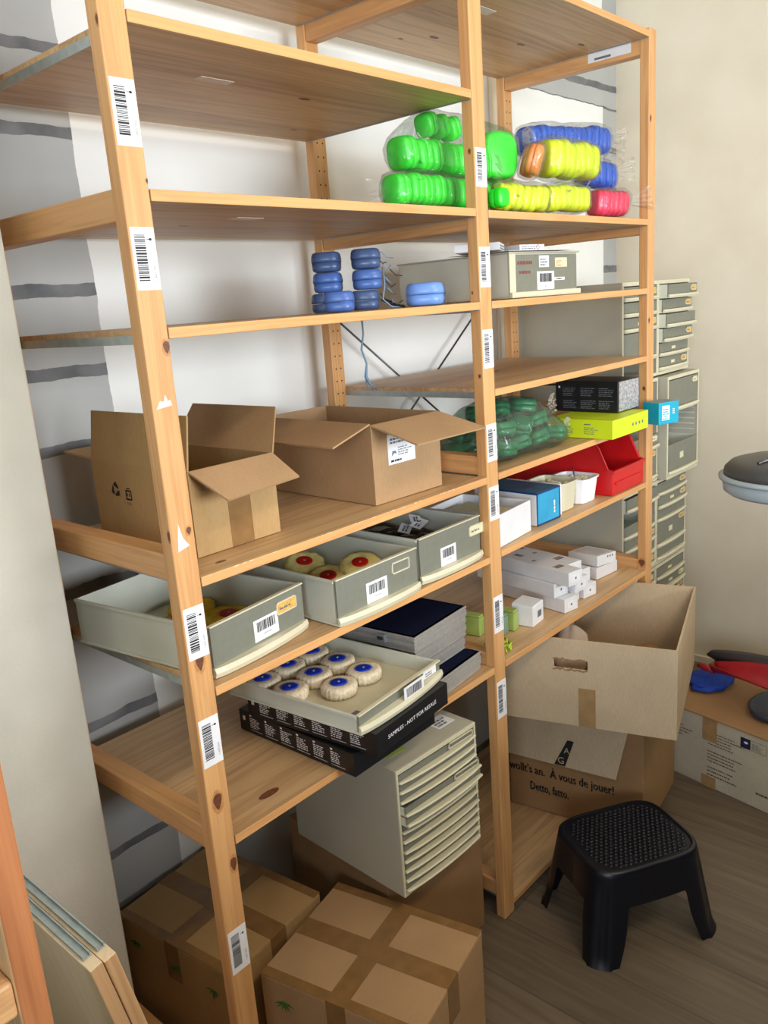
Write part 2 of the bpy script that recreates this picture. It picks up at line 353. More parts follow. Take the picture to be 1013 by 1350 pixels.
def m_floor():
    m = bpy.data.materials.new('vinyl_plank_floor'); nt, N, L, b = nodes_of(m)
    tc = N.new('ShaderNodeTexCoord'); mp = N.new('ShaderNodeMapping'); mp.inputs['Rotation'].default_value = (0, 0, R(90)); L.new(tc.outputs['Object'], mp.inputs[0])
    br = N.new('ShaderNodeTexBrick'); br.inputs['Scale'].default_value = 1; br.inputs['Brick Width'].default_value = 1.2; br.inputs['Row Height'].default_value = .17; br.inputs['Mortar Size'].default_value = .0018
    br.inputs['Color1'].default_value = lin((122, 108, 90)); br.inputs['Color2'].default_value = lin((110, 98, 82)); br.inputs['Mortar'].default_value = lin((90, 80, 68)); br.offset = .37
    L.new(mp.outputs[0], br.inputs['Vector'])
    m2 = N.new('ShaderNodeMapping'); m2.inputs['Scale'].default_value = (3, 42, 1); L.new(mp.outputs[0], m2.inputs[0])
    nz = N.new('ShaderNodeTexNoise'); nz.inputs['Scale'].default_value = 1; nz.inputs['Detail'].default_value = 7; nz.inputs['Distortion'].default_value = .7; L.new(m2.outputs[0], nz.inputs['Vector'])
    r = N.new('ShaderNodeValToRGB'); r.color_ramp.elements[0].position = .25; r.color_ramp.elements[1].position = .8
    r.color_ramp.elements[0].color = (.62, .6, .58, 1); r.color_ramp.elements[1].color = (1.15, 1.15, 1.15, 1); L.new(nz.outputs['Fac'], r.inputs[0])
    mx = N.new('ShaderNodeMix'); mx.data_type = 'RGBA'; mx.blend_type = 'MULTIPLY'; mx.inputs[0].default_value = 1; L.new(br.outputs['Color'], mx.inputs[6]); L.new(r.outputs[0], mx.inputs[7])
    L.new(mx.outputs[2], b.inputs['Base Color']); b.inputs['Roughness'].default_value = .45
    bp = N.new('ShaderNodeBump'); bp.inputs['Strength'].default_value = .2; bp.inputs['Distance'].default_value = .001; L.new(nz.outputs['Fac'], bp.inputs['Height']); L.new(bp.outputs['Normal'], b.inputs['Normal'])
    return m
PL_W = m_plaster('plaster_beige', (220, 209, 186), (228, 217, 196)); PL_P = m_plaster('plaster_offwhite', (194, 191, 178), (206, 203, 190), 7, .25)
PL_C = m_plaster('ceiling_white', (206, 203, 196), (214, 211, 204)); MBACK = m_backwall()
struct(MB().box(LX-.1, RX+.1, FY-.1, WY+.1, -.1, 0, m_floor()).build('floor'))
struct(MB().box(LX-.1, RX+.1, FY-.1, WY+.1, CZ, CZ+.1, PL_C).build('ceiling'))
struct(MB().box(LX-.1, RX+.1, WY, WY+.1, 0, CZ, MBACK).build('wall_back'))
struct(MB().box(RX, RX+.1, FY, WY, 0, CZ, PL_W).build('wall_right'))
def holed(axis, c, t, a0, a1, h0, h1, wa0, wa1, wz0, wz1, m, name):
    """wall with one window opening"""
    mb = MB()
    for (p, q, r, s) in ((a0, wa0, h0, h1), (wa1, a1, h0, h1), (wa0, wa1, h0, wz0), (wa0, wa1, wz1, h1)):
        if axis == 'x': mb.box(c, c+t, p, q, r, s, m)
        else: mb.box(p, q, c, c+t, r, s, m)
    return struct(mb.build(name))
holed('x', LX-.1, .1, FY, WY, 0, CZ, -2.9, -.9, 1.0, 2.5, PL_C, 'wall_left')
holed('y', FY-.1, .1, LX, RX, 0, CZ, -.75, 1.95, 1.0, 2.3, PL_C, 'wall_front')
WF = mat('window_frame_white', (228, 228, 226), .4)
GLASS = film('window_glass', gloss=.1, haze=.0)
def window(name, axis, c, a0, a1, z0, z1):
    mb = MB(); g = MB()
    def bx(m_, p, q, r, s, t0, t1, mm):
        (m_.box(c+t0, c+t1, p, q, r, s, mm) if axis == 'x' else m_.box(p, q, c+t0, c+t1, r, s, mm))
    mid = (a0+a1)/2
    for p, q, r, s in ((a0, a0+.05, z0, z1), (a1-.05, a1, z0, z1), (a0, a1, z0, z0+.05), (a0, a1, z1-.05, z1), (mid-.03, mid+.03, z0, z1)): bx(mb, p, q, r, s, .03, .07, WF)
    o = struct(mb.build(name)); bx(g, a0, a1, z0, z1, .048, .052, GLASS); g.build('pane', o); return o
window('window_1', 'x', LX-.1, -2.9, -.9, 1.0, 2.5); window('window_2', 'y', FY-.1, -.75, 1.95, 1.0, 2.3)
# protruding pier at the left, between the shelving and the foreground frame
struct(MB().box(LX, -.036, .300, WY, 0, CZ, PL_P).build('wall_pier', bevel=.004))
struct(MB().box(RX-.014, RX, FY, WY, 0, .028, mat('skirting_cream', (222, 214, 196), .5)).build('baseboard_right'))
struct(MB().box(1.735, 1.80, WY-.012, WY, .6, CZ, PL_W).build('trim_1', bevel=.004))

# ------------------------------------------------------------------ shelving frames
PW, PT, DEP = .044, .028, .4973
G_FR = 'upright frames of the wooden shelving'
def arrow_dot(mb, o, u, v, n, s):
    """small cloud-like dot with a stem, as printed beside the barcodes"""
    e = Vector(n)*.0003; o = Vector(o)+e
    mb.add([o+u*s*math.cos(t*math.pi/6)+v*s*.8*math.sin(t*math.pi/6) for t in range(12)], [tuple(range(12))], INK)
    mb.quad(o-u*s*2.6-v*s*.2, u*s*1.8, v*s*.4, INKG)
def post_label(parent, x0, z0, z1, y, seed, text, n=Vector((0, -1, 0)), tilt=0, name='shelf_label'):
    mb = MB(); h = z1-z0; wd = .039; mb.box(x0, x0+wd, y-.0005, y, z0, z1, WHITE)
    o = Vector((x0, y-.0006, z0))
    bars(mb, o+Vector((.005, 0, h*.88)), -Z_, X_, n, h*.74, .0175, seed)
    arrow_dot(mb, o+Vector((.031, 0, h*.81)), X_, Z_, n, .0024)
    mb.text(text, o+Vector((.0345, -.0003, h*.14)), Z_, -X_, .0052, INKG)
    return mb.build(name, parent)
def frame(x, label, labels, knots, residue=()):
    t = thing('shelving_frame', label, 'shelf frame', (x, 0, 0), 0, G_FR)
    mb = MB().box(0, PW, 0, PT, 0, 2.262, W_POST)
    k = mb
    for face, a, z, rx, rz in knots:      # round or heart-shaped knots flush in the wood
        sgn = []
        for s_, mm, off in ((1.5, KNOT2, .0001), (1.0, KNOT, .0003)):
            pts = []
            for q in range(18):
                th = 2*math.pi*q/18; px, pz = math.cos(th)*rx*s_, math.sin(th)*rz*s_
                if rx < rz and mm is KNOT: px *= (1+.5*math.sin(th))
                if face == 'f': pts.append(Vector((min(max(a+px, .0006), PW-.0006), -off, z+pz)))
                else: pts.append(Vector((-off, min(max(a-px, .0006), PT-.0006), z+pz)))
            k.add(pts, [tuple(range(18))], mm)
    for a, z, pts in residue:
        k.add([Vector((a+px, -.0005, z+pz)) for px, pz in pts], [tuple(range(len(pts)))], GLUE)
    fp = mb.build('post', t, bevel=.0025)
    for i, (z0, z1, s, tx) in enumerate(labels): post_label(fp, .003, z0, z1, 0, s, tx)
    hb = MB().box(0, PW, DEP-PT, DEP, 0, 2.262, W_POST); bp = hb.build('post', t, bevel=.0025)
    h = MB(); z = .06
    while z < 2.25:
        for hx in (.013, .031):
            h.lathe([(.0021, 0), (.0021, .001)], HOLE, 8, smooth=False)
            for i in range(len(h.v)-16, len(h.v)):
                a, b_, c_ = h.v[i]; h.v[i] = (hx+a, DEP-PT-.0006+c_*.6, z+b_)
        z += .032
    plab(h.build('peg_holes', bp), 'two columns of small dark peg holes')
    for zc in (.083, .7305, 1.2155, 1.752, 2.222):
        MB().box(.003, .041, PT, DEP-PT, zc-.022, zc+.022, W_RUNG).build('rung', t, bevel=.003)
    return t
SPIKE = [(0, 0), (.028, .003), (.026, .012), (.022, .010), (.018, .020), (.014, .010), (.008, .012), (.004, .006)]
fa = frame(0.0, 'front-left upright frame of the pine shelving, closest to the camera, with six barcode labels', [
    (1.826, 1.912, 1, '1-A01-010'), (1.634, 1.720, 2, '1-A01-720'), (1.063, 1.150, 3, '1-A07-A90'), (.871, .957, 4, '1-A07-A10'), (.462, .549, 5, '1-A07-A30')],
    [('f', .038, 1.552, .0055, .009), ('s', .003, 1.98, .003, .006), ('f', .022, 1.055, .007, .014), ('f', .020, .802, .008, .015), ('f', .035, .672, .006, .013), ('f', .034, 1.272, .004, .006), ('f', .042, 1.782, .002, .003), ('s', .004, 1.27, .003, .008)],
    [(.006, 1.464, SPIKE), (.010, 1.243, [(0, 0), (.022, .006), (.012, .02), (.006, .045), (.002, .02)])])
X1 = PW+.80; X2 = 2*X1
fb = frame(X1, 'middle upright frame of the pine shelving between the two bays', [
    (1.815, 1.892, 11, '1-A02-120'), (1.610, 1.694, 12, '1-A02-140'), (1.436, 1.520, 13, '1-A02-160'), (1.225, 1.311, 14, '1-A02-A60'), (1.086, 1.166, 15, '1-A02-A40'), (.806, .898, 16, '1-A02-A20'), (.580, .678, 17, '1-A02-A00')],
    [('s', .012, 1.885, .003, .005), ('s', .010, 1.42, .003, .004), ('s', .02, 1.60, .002, .003)])
fc = frame(X2, 'far right upright frame of the pine shelving, unlabelled, beside the drawer towers', [],
    [('f', .010, 2.035, .004, .008), ('f', .010, 1.488, .005, .007), ('s', .014, .742, .009, .012), ('s', .010, 1.29, .004, .006)])
# ------------------------------------------------------------------ shelf boards
G_SH = 'pine shelf boards of the two-bay shelving'
TH = .0164
def underlabel(b, x, y, w_, h_):
    plab(MB().box(x, x+w_, y, y+h_, -.0009, -.0001, GLUE).build('sticker', b), 'pale paper sticker on the underside')
def shelf(x0, ztop, label, n, chips=False, ul=None, y0=.0, loc=None, rz=0, knots=()):
    t = thing('shelf_board', label, 'shelf', loc or (x0+.0015, y0, ztop-TH), rz, G_SH); L_ = .797
    b = MB().box(0, L_, 0, DEP-.004, 0, TH, W_SHELF, front=W_EDGE); r = random.Random(n)
    if chips:
        c = b
        for k in range(46):
            x = .02+k*.0165+r.uniform(-.006, .006)
            if r.random() < .6: c.add([(x, -.0004, TH+.0002), (x+r.uniform(.008, .014), -.0004, TH+.0002), (x+.010, -.0004, TH-r.uniform(.001, .0028)), (x+.003, -.0004, TH-r.uniform(.0005, .002))], [(0, 3, 2, 1)], CHIP)
    kk = b
    for (kx, ky, rx, side) in list(knots)+[(r.uniform(.1, .7), r.uniform(.08, .42), r.uniform(.006, .013), s_) for s_ in (-1, 1, -1)]:
        z = TH+.0002 if side > 0 else -.0002
        kk.add([(kx+rx*1.5*math.cos(q*math.pi/7), ky+rx*.6*math.sin(q*math.pi/7), z) for q in range(14)], [tuple(range(14))], KNOT)
    bd = b.build('board', t, bevel=.0012)
    for xx, lo in ((-.0012, -.0065), (L_, -.002)): plab(MB().box(xx, xx+.0012, .004, DEP-.012, lo, TH*.45, STEEL).build('metal_strip', t), 'galvanised strip along the board end')
    if ul: underlabel(bd, *ul)
    return t
XL, XR = PW, X1+PW
LV = dict(a=2.262-.008, b=2.001, c=1.772, d=1.580, e=1.192, f=1.002, g=.715)
shelf(XL, 2.254, 'topmost shelf board of the left bay, cut off by the top of the picture', 1, knots=[(.72, .2, .008, -1)])
shelf(XL, 2.001, 'empty shelf board high in the left bay, second from its top, pale sticker underneath', 2, ul=(.24, .16, .07, .022))
shelf(XL, 1.772, 'shelf board of the left bay carrying the bag of green boxes', 3, ul=(.26, .13, .06, .03))
shelf(XL, 1.580, 'shelf board of the left bay carrying the small blue boxes', 4)
shelf(XL, 1.192, 'shelf board with chipped front edge under the two open cartons', 5, chips=True, knots=[(.07, .04, .008, 1)])
shelf(XL, 1.002, 'shelf board of the left bay under the three large grey-fronted trays', 6)
shelf(XL, .721, 'lowest shelf board of the left bay, under black boxes and metal cases', 7, knots=[(.12, .05, .016, 1)])
shelf(XR, 2.254, 'top shelf board of the right bay, empty, seen from below', 8, ul=(.20, .14, .07, .03), knots=[(.3, .35, .012, -1), (.55, .25, .012, -1)])
shelf(XR, 1.770, 'shelf board of the right bay under the bags of coloured boxes', 9)
shelf(XR, 1.580, 'shelf board of the right bay under the grey box and papers', 10)
shelf(XR, 1.387, 'empty shelf board in the middle of the right bay', 11)
shelf(XR, 1.193, 'shelf board of the right bay under the dark green bag and lime box', 12)
shelf(XR, 1.005, 'shelf board of the right bay under the red bin and white cups', 13)
shelf(XR, .721, 'shelf board of the right bay under the stack of long white boxes', 14)
shelf(XR, .040, 'bottom shelf board of the right bay lying just above the floor', 15, loc=(XR+.0015, .0, .0225))
_m = MB().box(-.0004+.003, .003, .055, .185, 2.212, 2.236, WHITE); _m.box(.0023, .0026, .115, .165, 2.216, 2.222, INKG)
plab(_m.build('rung_label', fc), 'white paper strip label on the top rung')
# cross brace of the back: two crossing rods
t = thing('cross_brace', 'thin steel cross brace behind the right bay near the wall', 'brace', (0, 0, 0))
MB().tube([(.875, DEP+.010, 1.586), (1.68, DEP+.010, 1.001)], .003, WIRE).build('rod', t)
MB().tube([(.875, DEP+.018, 1.035), (1.66, DEP+.018, 1.620)], .003, WIRE).build('rod', t)
c = MB(); c.tube([(.787, .30, 1.563), (.788, .30, 1.525), (.780, .302, 1.49), (.792, .30, 1.455), (.786, .30, 1.425), (.800, .30, 1.405), (.822, .30, 1.390)], [.0022, .0022, .0026, .0022, .004, .003, .0022], CORD)
c.tube([(.786, .302, 1.425), (.80, .31, 1.398), (.815, .31, 1.39)], .0018, CORD)
tag(c.build('cord'), 'thin pale blue cord dangling below the shelf with the blue boxes', 'cord')

# ------------------------------------------------------------------ plastic trays
def bow(w_, z0, z1, out, y0, m, x0=0, n=12):
    """front lip bulging forward in the middle"""
    mb = MB(); vs = []; fs = []
    for i in range(n+1):
        x = x0+w_*i/n; o = out*math.sin(math.pi*i/n)**.6 if 0 < i < n else 0
        for (yy, zz) in ((y0, z0), (y0-.004-o, z0), (y0-.007-o, (z0+z1)/2), (y0-.004-o, z1), (y0, z1)): vs.append((x, yy, zz))
    for i in range(n):
        for k in range(5): fs.append((i*5+k, (i+1)*5+k, (i+1)*5+(k+1) % 5, i*5+(k+1) % 5))
    fs += [tuple(range(5)), tuple(n*5+k for k in range(5))[::-1]]
    return mb.add(vs, fs, m)
def holder(parent, x, z, w_, h_, y, fill, name='label_holder'):
    mb = MB(); t_ = .0025
    for a in ((x, x+w_, z, z+t_), (x, x+w_, z+h_-t_, z+h_), (x, x+t_, z, z+h_), (x+w_-t_, x+w_, z, z+h_)): mb.box(a[0], a[1], y-.0025, y, a[2], a[3], CREAM)
    if fill: 
        mb.box(x+t_, x+w_-t_, y-.0015, y, z+t_, z+h_-t_, fill); stripes(mb, (x+.008, y-.0017, z+h_*.35), X_, Z_, -Y_, w_-.02, h_*.3, 1, INKG, 5, .5)
    return plab(mb.build(name, parent), 'cream framed label slot')
def barlabel(parent, x, z, w_, h_, y, seed, text, tilt=0):
    mb = MB(); c_, s_ = math.cos(R(tilt)), math.sin(R(tilt)); u = Vector((c_, 0, s_)); v = Vector((-s_, 0, c_)); o = Vector((x, y-.0005, z))
    mb.slab([o, o+u*w_, o+u*w_+v*h_, o+v*h_], (0, 1, 0), .0005, WHITE)
    bars(mb, o+u*w_*.12+v*h_*.42, u, v, -Y_, w_*.76, h_*.46, seed); mb.text(text, o+u*w_*.3+v*h_*.2+Vector((0, -.0003, 0)), u, v, h_*.13, INKG, width=w_*.4)
    return plab(mb.build('barcode_label', parent), 'white sticker with a black barcode')
def tray(label, x, y, z, rz, w_, d, h, holderf=None, hp=(.62, .56), lab=None, front=GREY, group='grey-fronted plastic trays', side=CREAM_D):
    t = thing('plastic_tray', label, 'tray', (x, y, z), rz, group); k = .0028
    b = MB().box(.004, w_-.004, .004, d, 0, .003, CREAM); b.box(.004, .004+k, .004, d, .003, h, side).box(w_-.004-k, w_-.004, .004, d, .003, h, side)
    b.box(.004, w_-.004, d-k, d, .003, h, side); b.box(.004, w_-.004, .004, .008, .003, h-.001, side)
    b.box(0, .004, 0, d, 0, .004, side).box(w_-.004, w_, 0, d, 0, .004, side)     # foot flange
    b.box(.001, .004, .006, d, h-.006, h, side).box(w_-.004, w_-.001, .006, d, h-.006, h, side)
    b.build('body', t, bevel=.0008)
    f = MB().box(.003, w_-.003, 0, .0038, .016, h, front); plab(f.build('front_panel', t, bevel=.0006), 'grey front panel')
    MB().box(.002, w_-.002, -.0025, .0065, h, h+.003, CREAM).build('rim', t, bevel=.0008)
    bow(w_, 0, .017, .012, 0, CREAM).build('front_lip', t, recalc=True)
    if holderf is not None: holder(t, w_*hp[0], h*hp[1], .055 if h > .06 else .05, .024 if h > .06 else .02, 0, holderf or None)
    if lab: barlabel(t, lab[0], lab[1], lab[2], lab[3], 0, lab[4], lab[5])
    return t
ty = 1.0035
tray('large grey-fronted tray half hidden by the closest post, amber label, yellow felt wheels inside', .063, .026, ty, 7.5, .245, .36, .088, ORL, (.68, .58), (.105, .022, .064, .040, 21, '1-A079-A01'))
tray('large grey-fronted tray with an empty label frame, middle of the three under the cartons', .338, .004, ty, 0.2, .246, .36, .090, False, (.66, .62), (.085, .018, .062, .042, 22, '1-A079-A02'))
tray('large grey-fronted tray beside the middle post holding cables with white tags', .605, .018, ty, .2, .228, .355, .098, PALEL, (.80, .60), (.075, .018, .056, .042, 23, '1-A079-A03'))

def mop(name, label, x, y, z, r, h, hub, bm, lobes=0, tilt=(0, 0, 0), group=None, hubr=.45):
    t = thing(name, label, 'polishing wheel', (x, y, z), rot=tilt, group=group); n = 72 if not lobes else 60
    ph = rng.random()*6
    rad = (lambda a, rr: 1+(.035*math.sin(a*24+ph)+.02*math.sin(a*41) if rr > r*.8 else 0)) if not lobes else (lambda a, rr: 1+(.085*abs(math.sin(a*lobes/2+ph))-.04 if rr > r*.6 else 0))
    MB().lathe([(r*.30, 0), (r*.97, 0), (r, h*.25), (r, h*.72), (r*.96, h*.92), (r*.75, h), (r*hubr, h*.97), (r*.3, h*.96)], bm, n, rad=rad).build('bristle_ring', t)
    hb = MB(); hb.lathe([(r*.1, h*.96), (r*hubr, h*.96), (r*hubr, h*1.05), (r*hubr*.8, h*1.09), (r*.1, h*1.06)], hub, 32)
    if not lobes:
        for k in range(24):
            a = 2*math.pi*k/24; u = Vector((math.cos(a), math.sin(a), 0)); v = Vector((-u.y, u.x, 0)); o = u*r*hubr*.98+Vector((0, 0, h*1.0))
            hb.prism([(0, -.0006), (r*.11, -.0003), (r*.11, .0003), (0, .0006)], o, u, v, Z_, .0006, hub)
    hb.build('hub', t); MB().lathe([(r*.07, h*1.05), (r*.07, h*1.12), (.0008, h*1.12)], STEEL, 10).build('pin', t)
    return t
G = 'blue-hubbed polishing wheels in the low tray'
names = ['right-hand front wheel, nearest the tray label', 'wheel just behind the right-hand front wheel', 'wheel in the middle of the nine', 'front wheel nearest the camera', 'left wheel of the middle row', 'wheel at the rear right', 'rear wheel partly under the shelf edge', 'leftmost wheel under the shelf edge']
LT = (.292, -.074, .8225)
for (mx_, my_), nn in zip([(.468, .075), (.474, .158), (.397, .153), (.390, .072), (.320, .144), (.472, .237), (.394, .231), (.316, .224)], names):
    mop('polishing_wheel', 'cream blue-hubbed polishing wheel, '+nn.replace('of the nine', 'of the group'), mx_, my_, .8265, .0375, .0235, BLUEHUB, BRI, group=G)
GY = 'red-hubbed yellow felt wheels in the large trays'
for i, (mx_, my_, mz, tl, s_) in enumerate([(.224, .187, 1.016, (.06, .03, 0), 'yellow felt wheel with red hub in the closest tray, just right of the post'),
        (.128, .250, 1.016, (.0, .05, 1), 'yellow felt wheel with red hub in the closest tray, left of the post'), (.214, .294, 1.016, (-.04, .0, 2), 'yellow felt wheel at the back of the closest tray, beside the post')]):
    mop('felt_wheel', s_, mx_, my_, mz, .046, .018, REDHUB, BRIY, 12, tl, GY)
for i, (mx_, my_, mz, tl, s_) in enumerate([(.478, .240, 1.045, (.25, -.1, 0), 'pale yellow felt wheel facing up, topmost in the middle tray'),
        (.398, .195, 1.017, (.15, .1, 1), 'pale yellow felt wheel at the left wall of the middle tray'), (.396, .290, 1.017, (.05, .1, 2), 'pale yellow felt wheel deep in the middle tray under the shelf'),
        (.462, .150, 1.032, (.20, -.20, 0), 'pale yellow felt wheel in the front of the middle tray, tilted left'), (.522, .112, 1.050, (.2, -.2, 0), 'pale yellow felt wheel at the front panel of the middle tray')]):
    mop('felt_wheel', s_, mx_, my_, mz, .043, .016, REDHUB, BRIP, 10, tl, GY, hubr=.42)
# cables and tags in the third tray
NAVT = mat('tag_ink', (60, 64, 96), .6)
cb = MB(); r = random.Random(5)
for k in range(16):
    pts = []; cx, cy, ra = r.uniform(.70, .76), r.uniform(.13, .27), r.uniform(.04, .055); a0 = r.random()*6
    for q in range(14):
        a = a0+q*.5; pts.append((cx+ra*math.cos(a)*1.0, cy+ra*1.3*math.sin(a), 1.018+k*.0028+.003*math.sin(a*3)))
    cb.tube(pts, .0045, CABLE, 7)
o = cb.build('cable_tangle'); tag(o, 'tangle of dark cables filling the tray beside the middle post', 'cables'); o['kind'] = 'stuff'
for i, (x, y, a, s_) in enumerate([(.715, .135, .5, 'white tag with dark print on the cables, lower left of the three'), (.742, .125, .2, 'white tag with dark print on the cables, in the middle'), (.765, .135, .8, 'white tag with dark print on the cables, upper right one')]):
    m_ = MB().box(0, .050, 0, .028, 0, .0006, WHITE); stripes(m_, (.008, .008, .0007), X_, Y_, Z_, .034, .014, 2, NAVT, i, .6)
    tag(m_.build('paper_tag'), s_, 'tag', 'white tags on the cables', loc=(x, y, 1.072+i*.006), rot=(.25, -.15, a))
bb = MB(); r = random.Random(9); BUB = mat('bubble_film_dark', (88, 86, 86), .18, .3, 120, spec=.8)
bb.box(.62, .835, .385, .470, ty, 1.085, BUB)
for k in range(60): 
    x = .63+.2*r.random(); yy = .39+.075*r.random(); bb.lathe([(.009, 0), (.008, .004), (.004, .006), (.001, .0065)], BUB, 10, c=(x, yy, 1.085))
tag(bb.build('bubble_wrap_parcel'), 'dark shiny bubble-wrapped parcel behind the tray with cables', 'parcel')

# ------------------------------------------------------------------ cartons
def flap(parent, p0, p1, out, L0, ang, m, skew0=0, skew1=0, name='flap', L1=None):
    """cardboard flap hinged on p0-p1; ang from upright, positive outwards"""
    p0, p1, out = Vector(p0), Vector(p1), Vector(out); e = (p1-p0).normalized(); v = Z_*math.cos(R(ang))+out*math.sin(R(ang)); n = e.cross(v).normalized()*.0035
    q = [p0+e*.001, p1-e*.001, p1-e*.001+v*(L1 or L0)+e*skew1, p0+e*.001+v*L0+e*skew0]
    return MB().slab(q, n, .0035, m).build(name, parent)
def carton_open(t, w_, d, h, m, k=.004, inside=None):
    inside = inside or m; b = MB().box(0, w_, 0, d, 0, k, m)
    b.box(0, k, 0, d, k, h, m).box(w_-k, w_, 0, d, k, h, m).box(k, w_-k, 0, k, k, h, m).box(k, w_-k, d-k, d, k, h, m)
    return b.build('body', t)
t = thing('cardboard_box', 'open cardboard box with recycling print, flaps up, on the shelf behind the closest post', 'box', (.105, .088, 1.1935), 0, 'open cardboard boxes on the shelf')
carton_open(t, .188, .31, .150, CARDO); w_, d, h = .188, .31, .150
plab(flap(t, (0, 0, h), (0, d, h), (-1, 0, 0), .093, -8, CARDO, 0, -.004), 'tall side flap standing upright')
flap(t, (0, 0, h), (w_, 0, h), (0, -1, 0), .085, 122, CARD, .022, .004, L1=.075)
flap(t, (w_, 0, h), (w_, d, h), (1, 0, 0), .098, 42, CARDIN, .055, .01)
flap(t, (0, d, h), (w_, d, h), (0, 1, 0), .085, 84, CARDIN, -.01, .0)
MB().box(.075, .125, -.0006, -.0001, 0, h-.002, TAPE).build('tape', t)
p = MB(); p.text('0,006 m', (.024, -.0006, .112), X_, Z_, .016, INKG); plab(p.build('printed_text', t), 'grey printed volume figures')
p = MB()          # recycling arrows and a small box symbol on the left face (facing -x); u = -y
U_ = -Y_; o0 = Vector((-.0006, .235, .098))
for k in range(3):
    a = 2*math.pi*k/3+.5
    def pt(rr, th): return (rr*math.cos(th), rr*math.sin(th))
    p.add([o0+U_*x+Z_*y for x, y in (pt(.006, a), pt(.0125, a-.25), pt(.0145, a+.75), pt(.0075, a+.95))], [(0, 1, 2, 3)], INK)
    p.add([o0+U_*x+Z_*y for x, y in (pt(.004, a+.9), pt(.018, a+.8), pt(.012, a+1.6))], [(0, 1, 2)], INK)
o1 = Vector((-.0006, .192, .094))
for a in ((-.010, -.012, .020, .003), (-.010, -.012, .003, .018), (.007, -.012, .003, .018), (-.010, .004, .020, .003), (-.006, .009, .012, .002), (-.006, -.005, .003, .006), (.001, -.005, .003, .006)): p.quad(o1+U_*a[0]+Z_*a[1], U_*a[2], Z_*a[3], INK)
p.text('PAP', o1+U_*-.009+Z_*-.022, U_, Z_, .009, INKG); plab(p.build('recycling_print', t), 'black recycling symbols')

t = thing('cardboard_box', 'open cardboard box with a white address sticker, right-hand one on the chipped shelf', 'box', (.522, .053, 1.1935), -2.2, 'open cardboard boxes on the shelf')
w_, d, h = .211, .36, .165; carton_open(t, w_, d, h, CARD)
flap(t, (0, 0, h), (0, d, h), (-1, 0, 0), .125, 102, CARD, -.02, -.06)
flap(t, (0, 0, h), (w_, 0, h), (0, -1, 0), .118, 106, CARD, .01, .02)
m_ = MB().box(.045, .128, -.0008, -.0002, .075, .138, WHITE); e0 = (.05, -.0009, .08)
stripes(m_, (.052, -.0008, .118), X_, Z_, -Y_, .07, .014, 2, INKG, 3, .6); stripes(m_, (.075, -.0008, .092), X_, Z_, -Y_, .045, .02, 4, INKG, 4, .4); stripes(m_, (.052, -.0008, .080), X_, Z_, -Y_, .035, .006, 1, INK, 6, .7)
m_.add([(.055, -.0011, .092), (.063, -.0011, .098), (.070, -.0011, .096), (.068, -.0011, .102), (.058, -.0011, .103)], [(0, 1, 2, 3, 4)], INKG)
plab(m_.build('address_sticker', t), 'white printed sticker')

# sealed cartons on the floor
def sealed(label, x, y, rz, w_, d, h, m, leaf=False, z=0.0, group=None, sag=.006, tape=True, name='cardboard_box'):
    t = thing(name, label, 'box', (x, y, z), rz, group)
    b = MB().box(0, w_, 0, d, 0, h-.0001, m); b.build('body', t, bevel=.003)
    g = .0025; f = MB()
    f.box(0, w_, 0, d/2-.002, h, h+g, m); f.box(0, w_, d/2+.002, d, h, h+g, m); fo = f.build('flap', t, bevel=.001); plab(fo, 'two closed top flaps meeting in the middle')
    if tape:
        tp = MB().box(-.0005, w_+.0005, d/2-.022, d/2+.022, h+g, h+g+.0005, TAPE); tp.box(w_/2-.024, w_/2+.024, -.0005, d+.0005, h+g+.0005, h+g+.001, TAPE)
        tp.box(w_/2-.024, w_/2+.024, -.0008, -.0003, h-.09, h+g, TAPE); tp.box(0, .022, 0, d, h+g+.0001, h+g+.0006, TAPE).box(w_-.022, w_, 0, d, h+g+.0001, h+g+.0006, TAPE)
        tp.box(-.0008, -.0003, d/2-.022, d/2+.022, h-.09, h+g, TAPE).box(w_+.0003, w_+.0008, d/2-.022, d/2+.022, h-.09, h+g, TAPE)
        tp.build('tape', t)
    if leaf:
        r = random.Random(int(x*100)+3)
        for cx, cz in ((d-.055, h-.045), (d-.185, h-.050), (d-.30, h-.055)):
            l = MB()
            for k in range(6):
                a = R(-160+k*28+r.uniform(-8, 8)); L_ = r.uniform(.018, .03); u = Vector((0, -math.cos(a), math.sin(a))); v = Vector((0, u.z, -u.y))
                o = Vector((-.0012, cx, cz)); l.add([o, o+u*L_*.4+v*.0022, o+u*L_, o+u*L_*.4-v*.0022], [(0, 1, 2, 3)], LEAF)
            plab(l.build('leaf_print', t), 'green bamboo leaf print')
    return t
G = 'taped cardboard boxes under the shelving'
sealed('taped cardboard box with green leaf print at the front foot of the closest post', .214, -.238, 12, .295, .36, .298, CARD, True, group=G)
sealed('dark shaded cardboard box with leaf print against the wall pier, behind the closest post', .094, .153, 6.5, .286, .358, .298, CARDO, True, group=G)
sealed('brown cardboard box under the small drawer cabinet, behind the front carton', .472, .058, -4, .33, .36, .338, CARDB, False, group=G, tape=False)

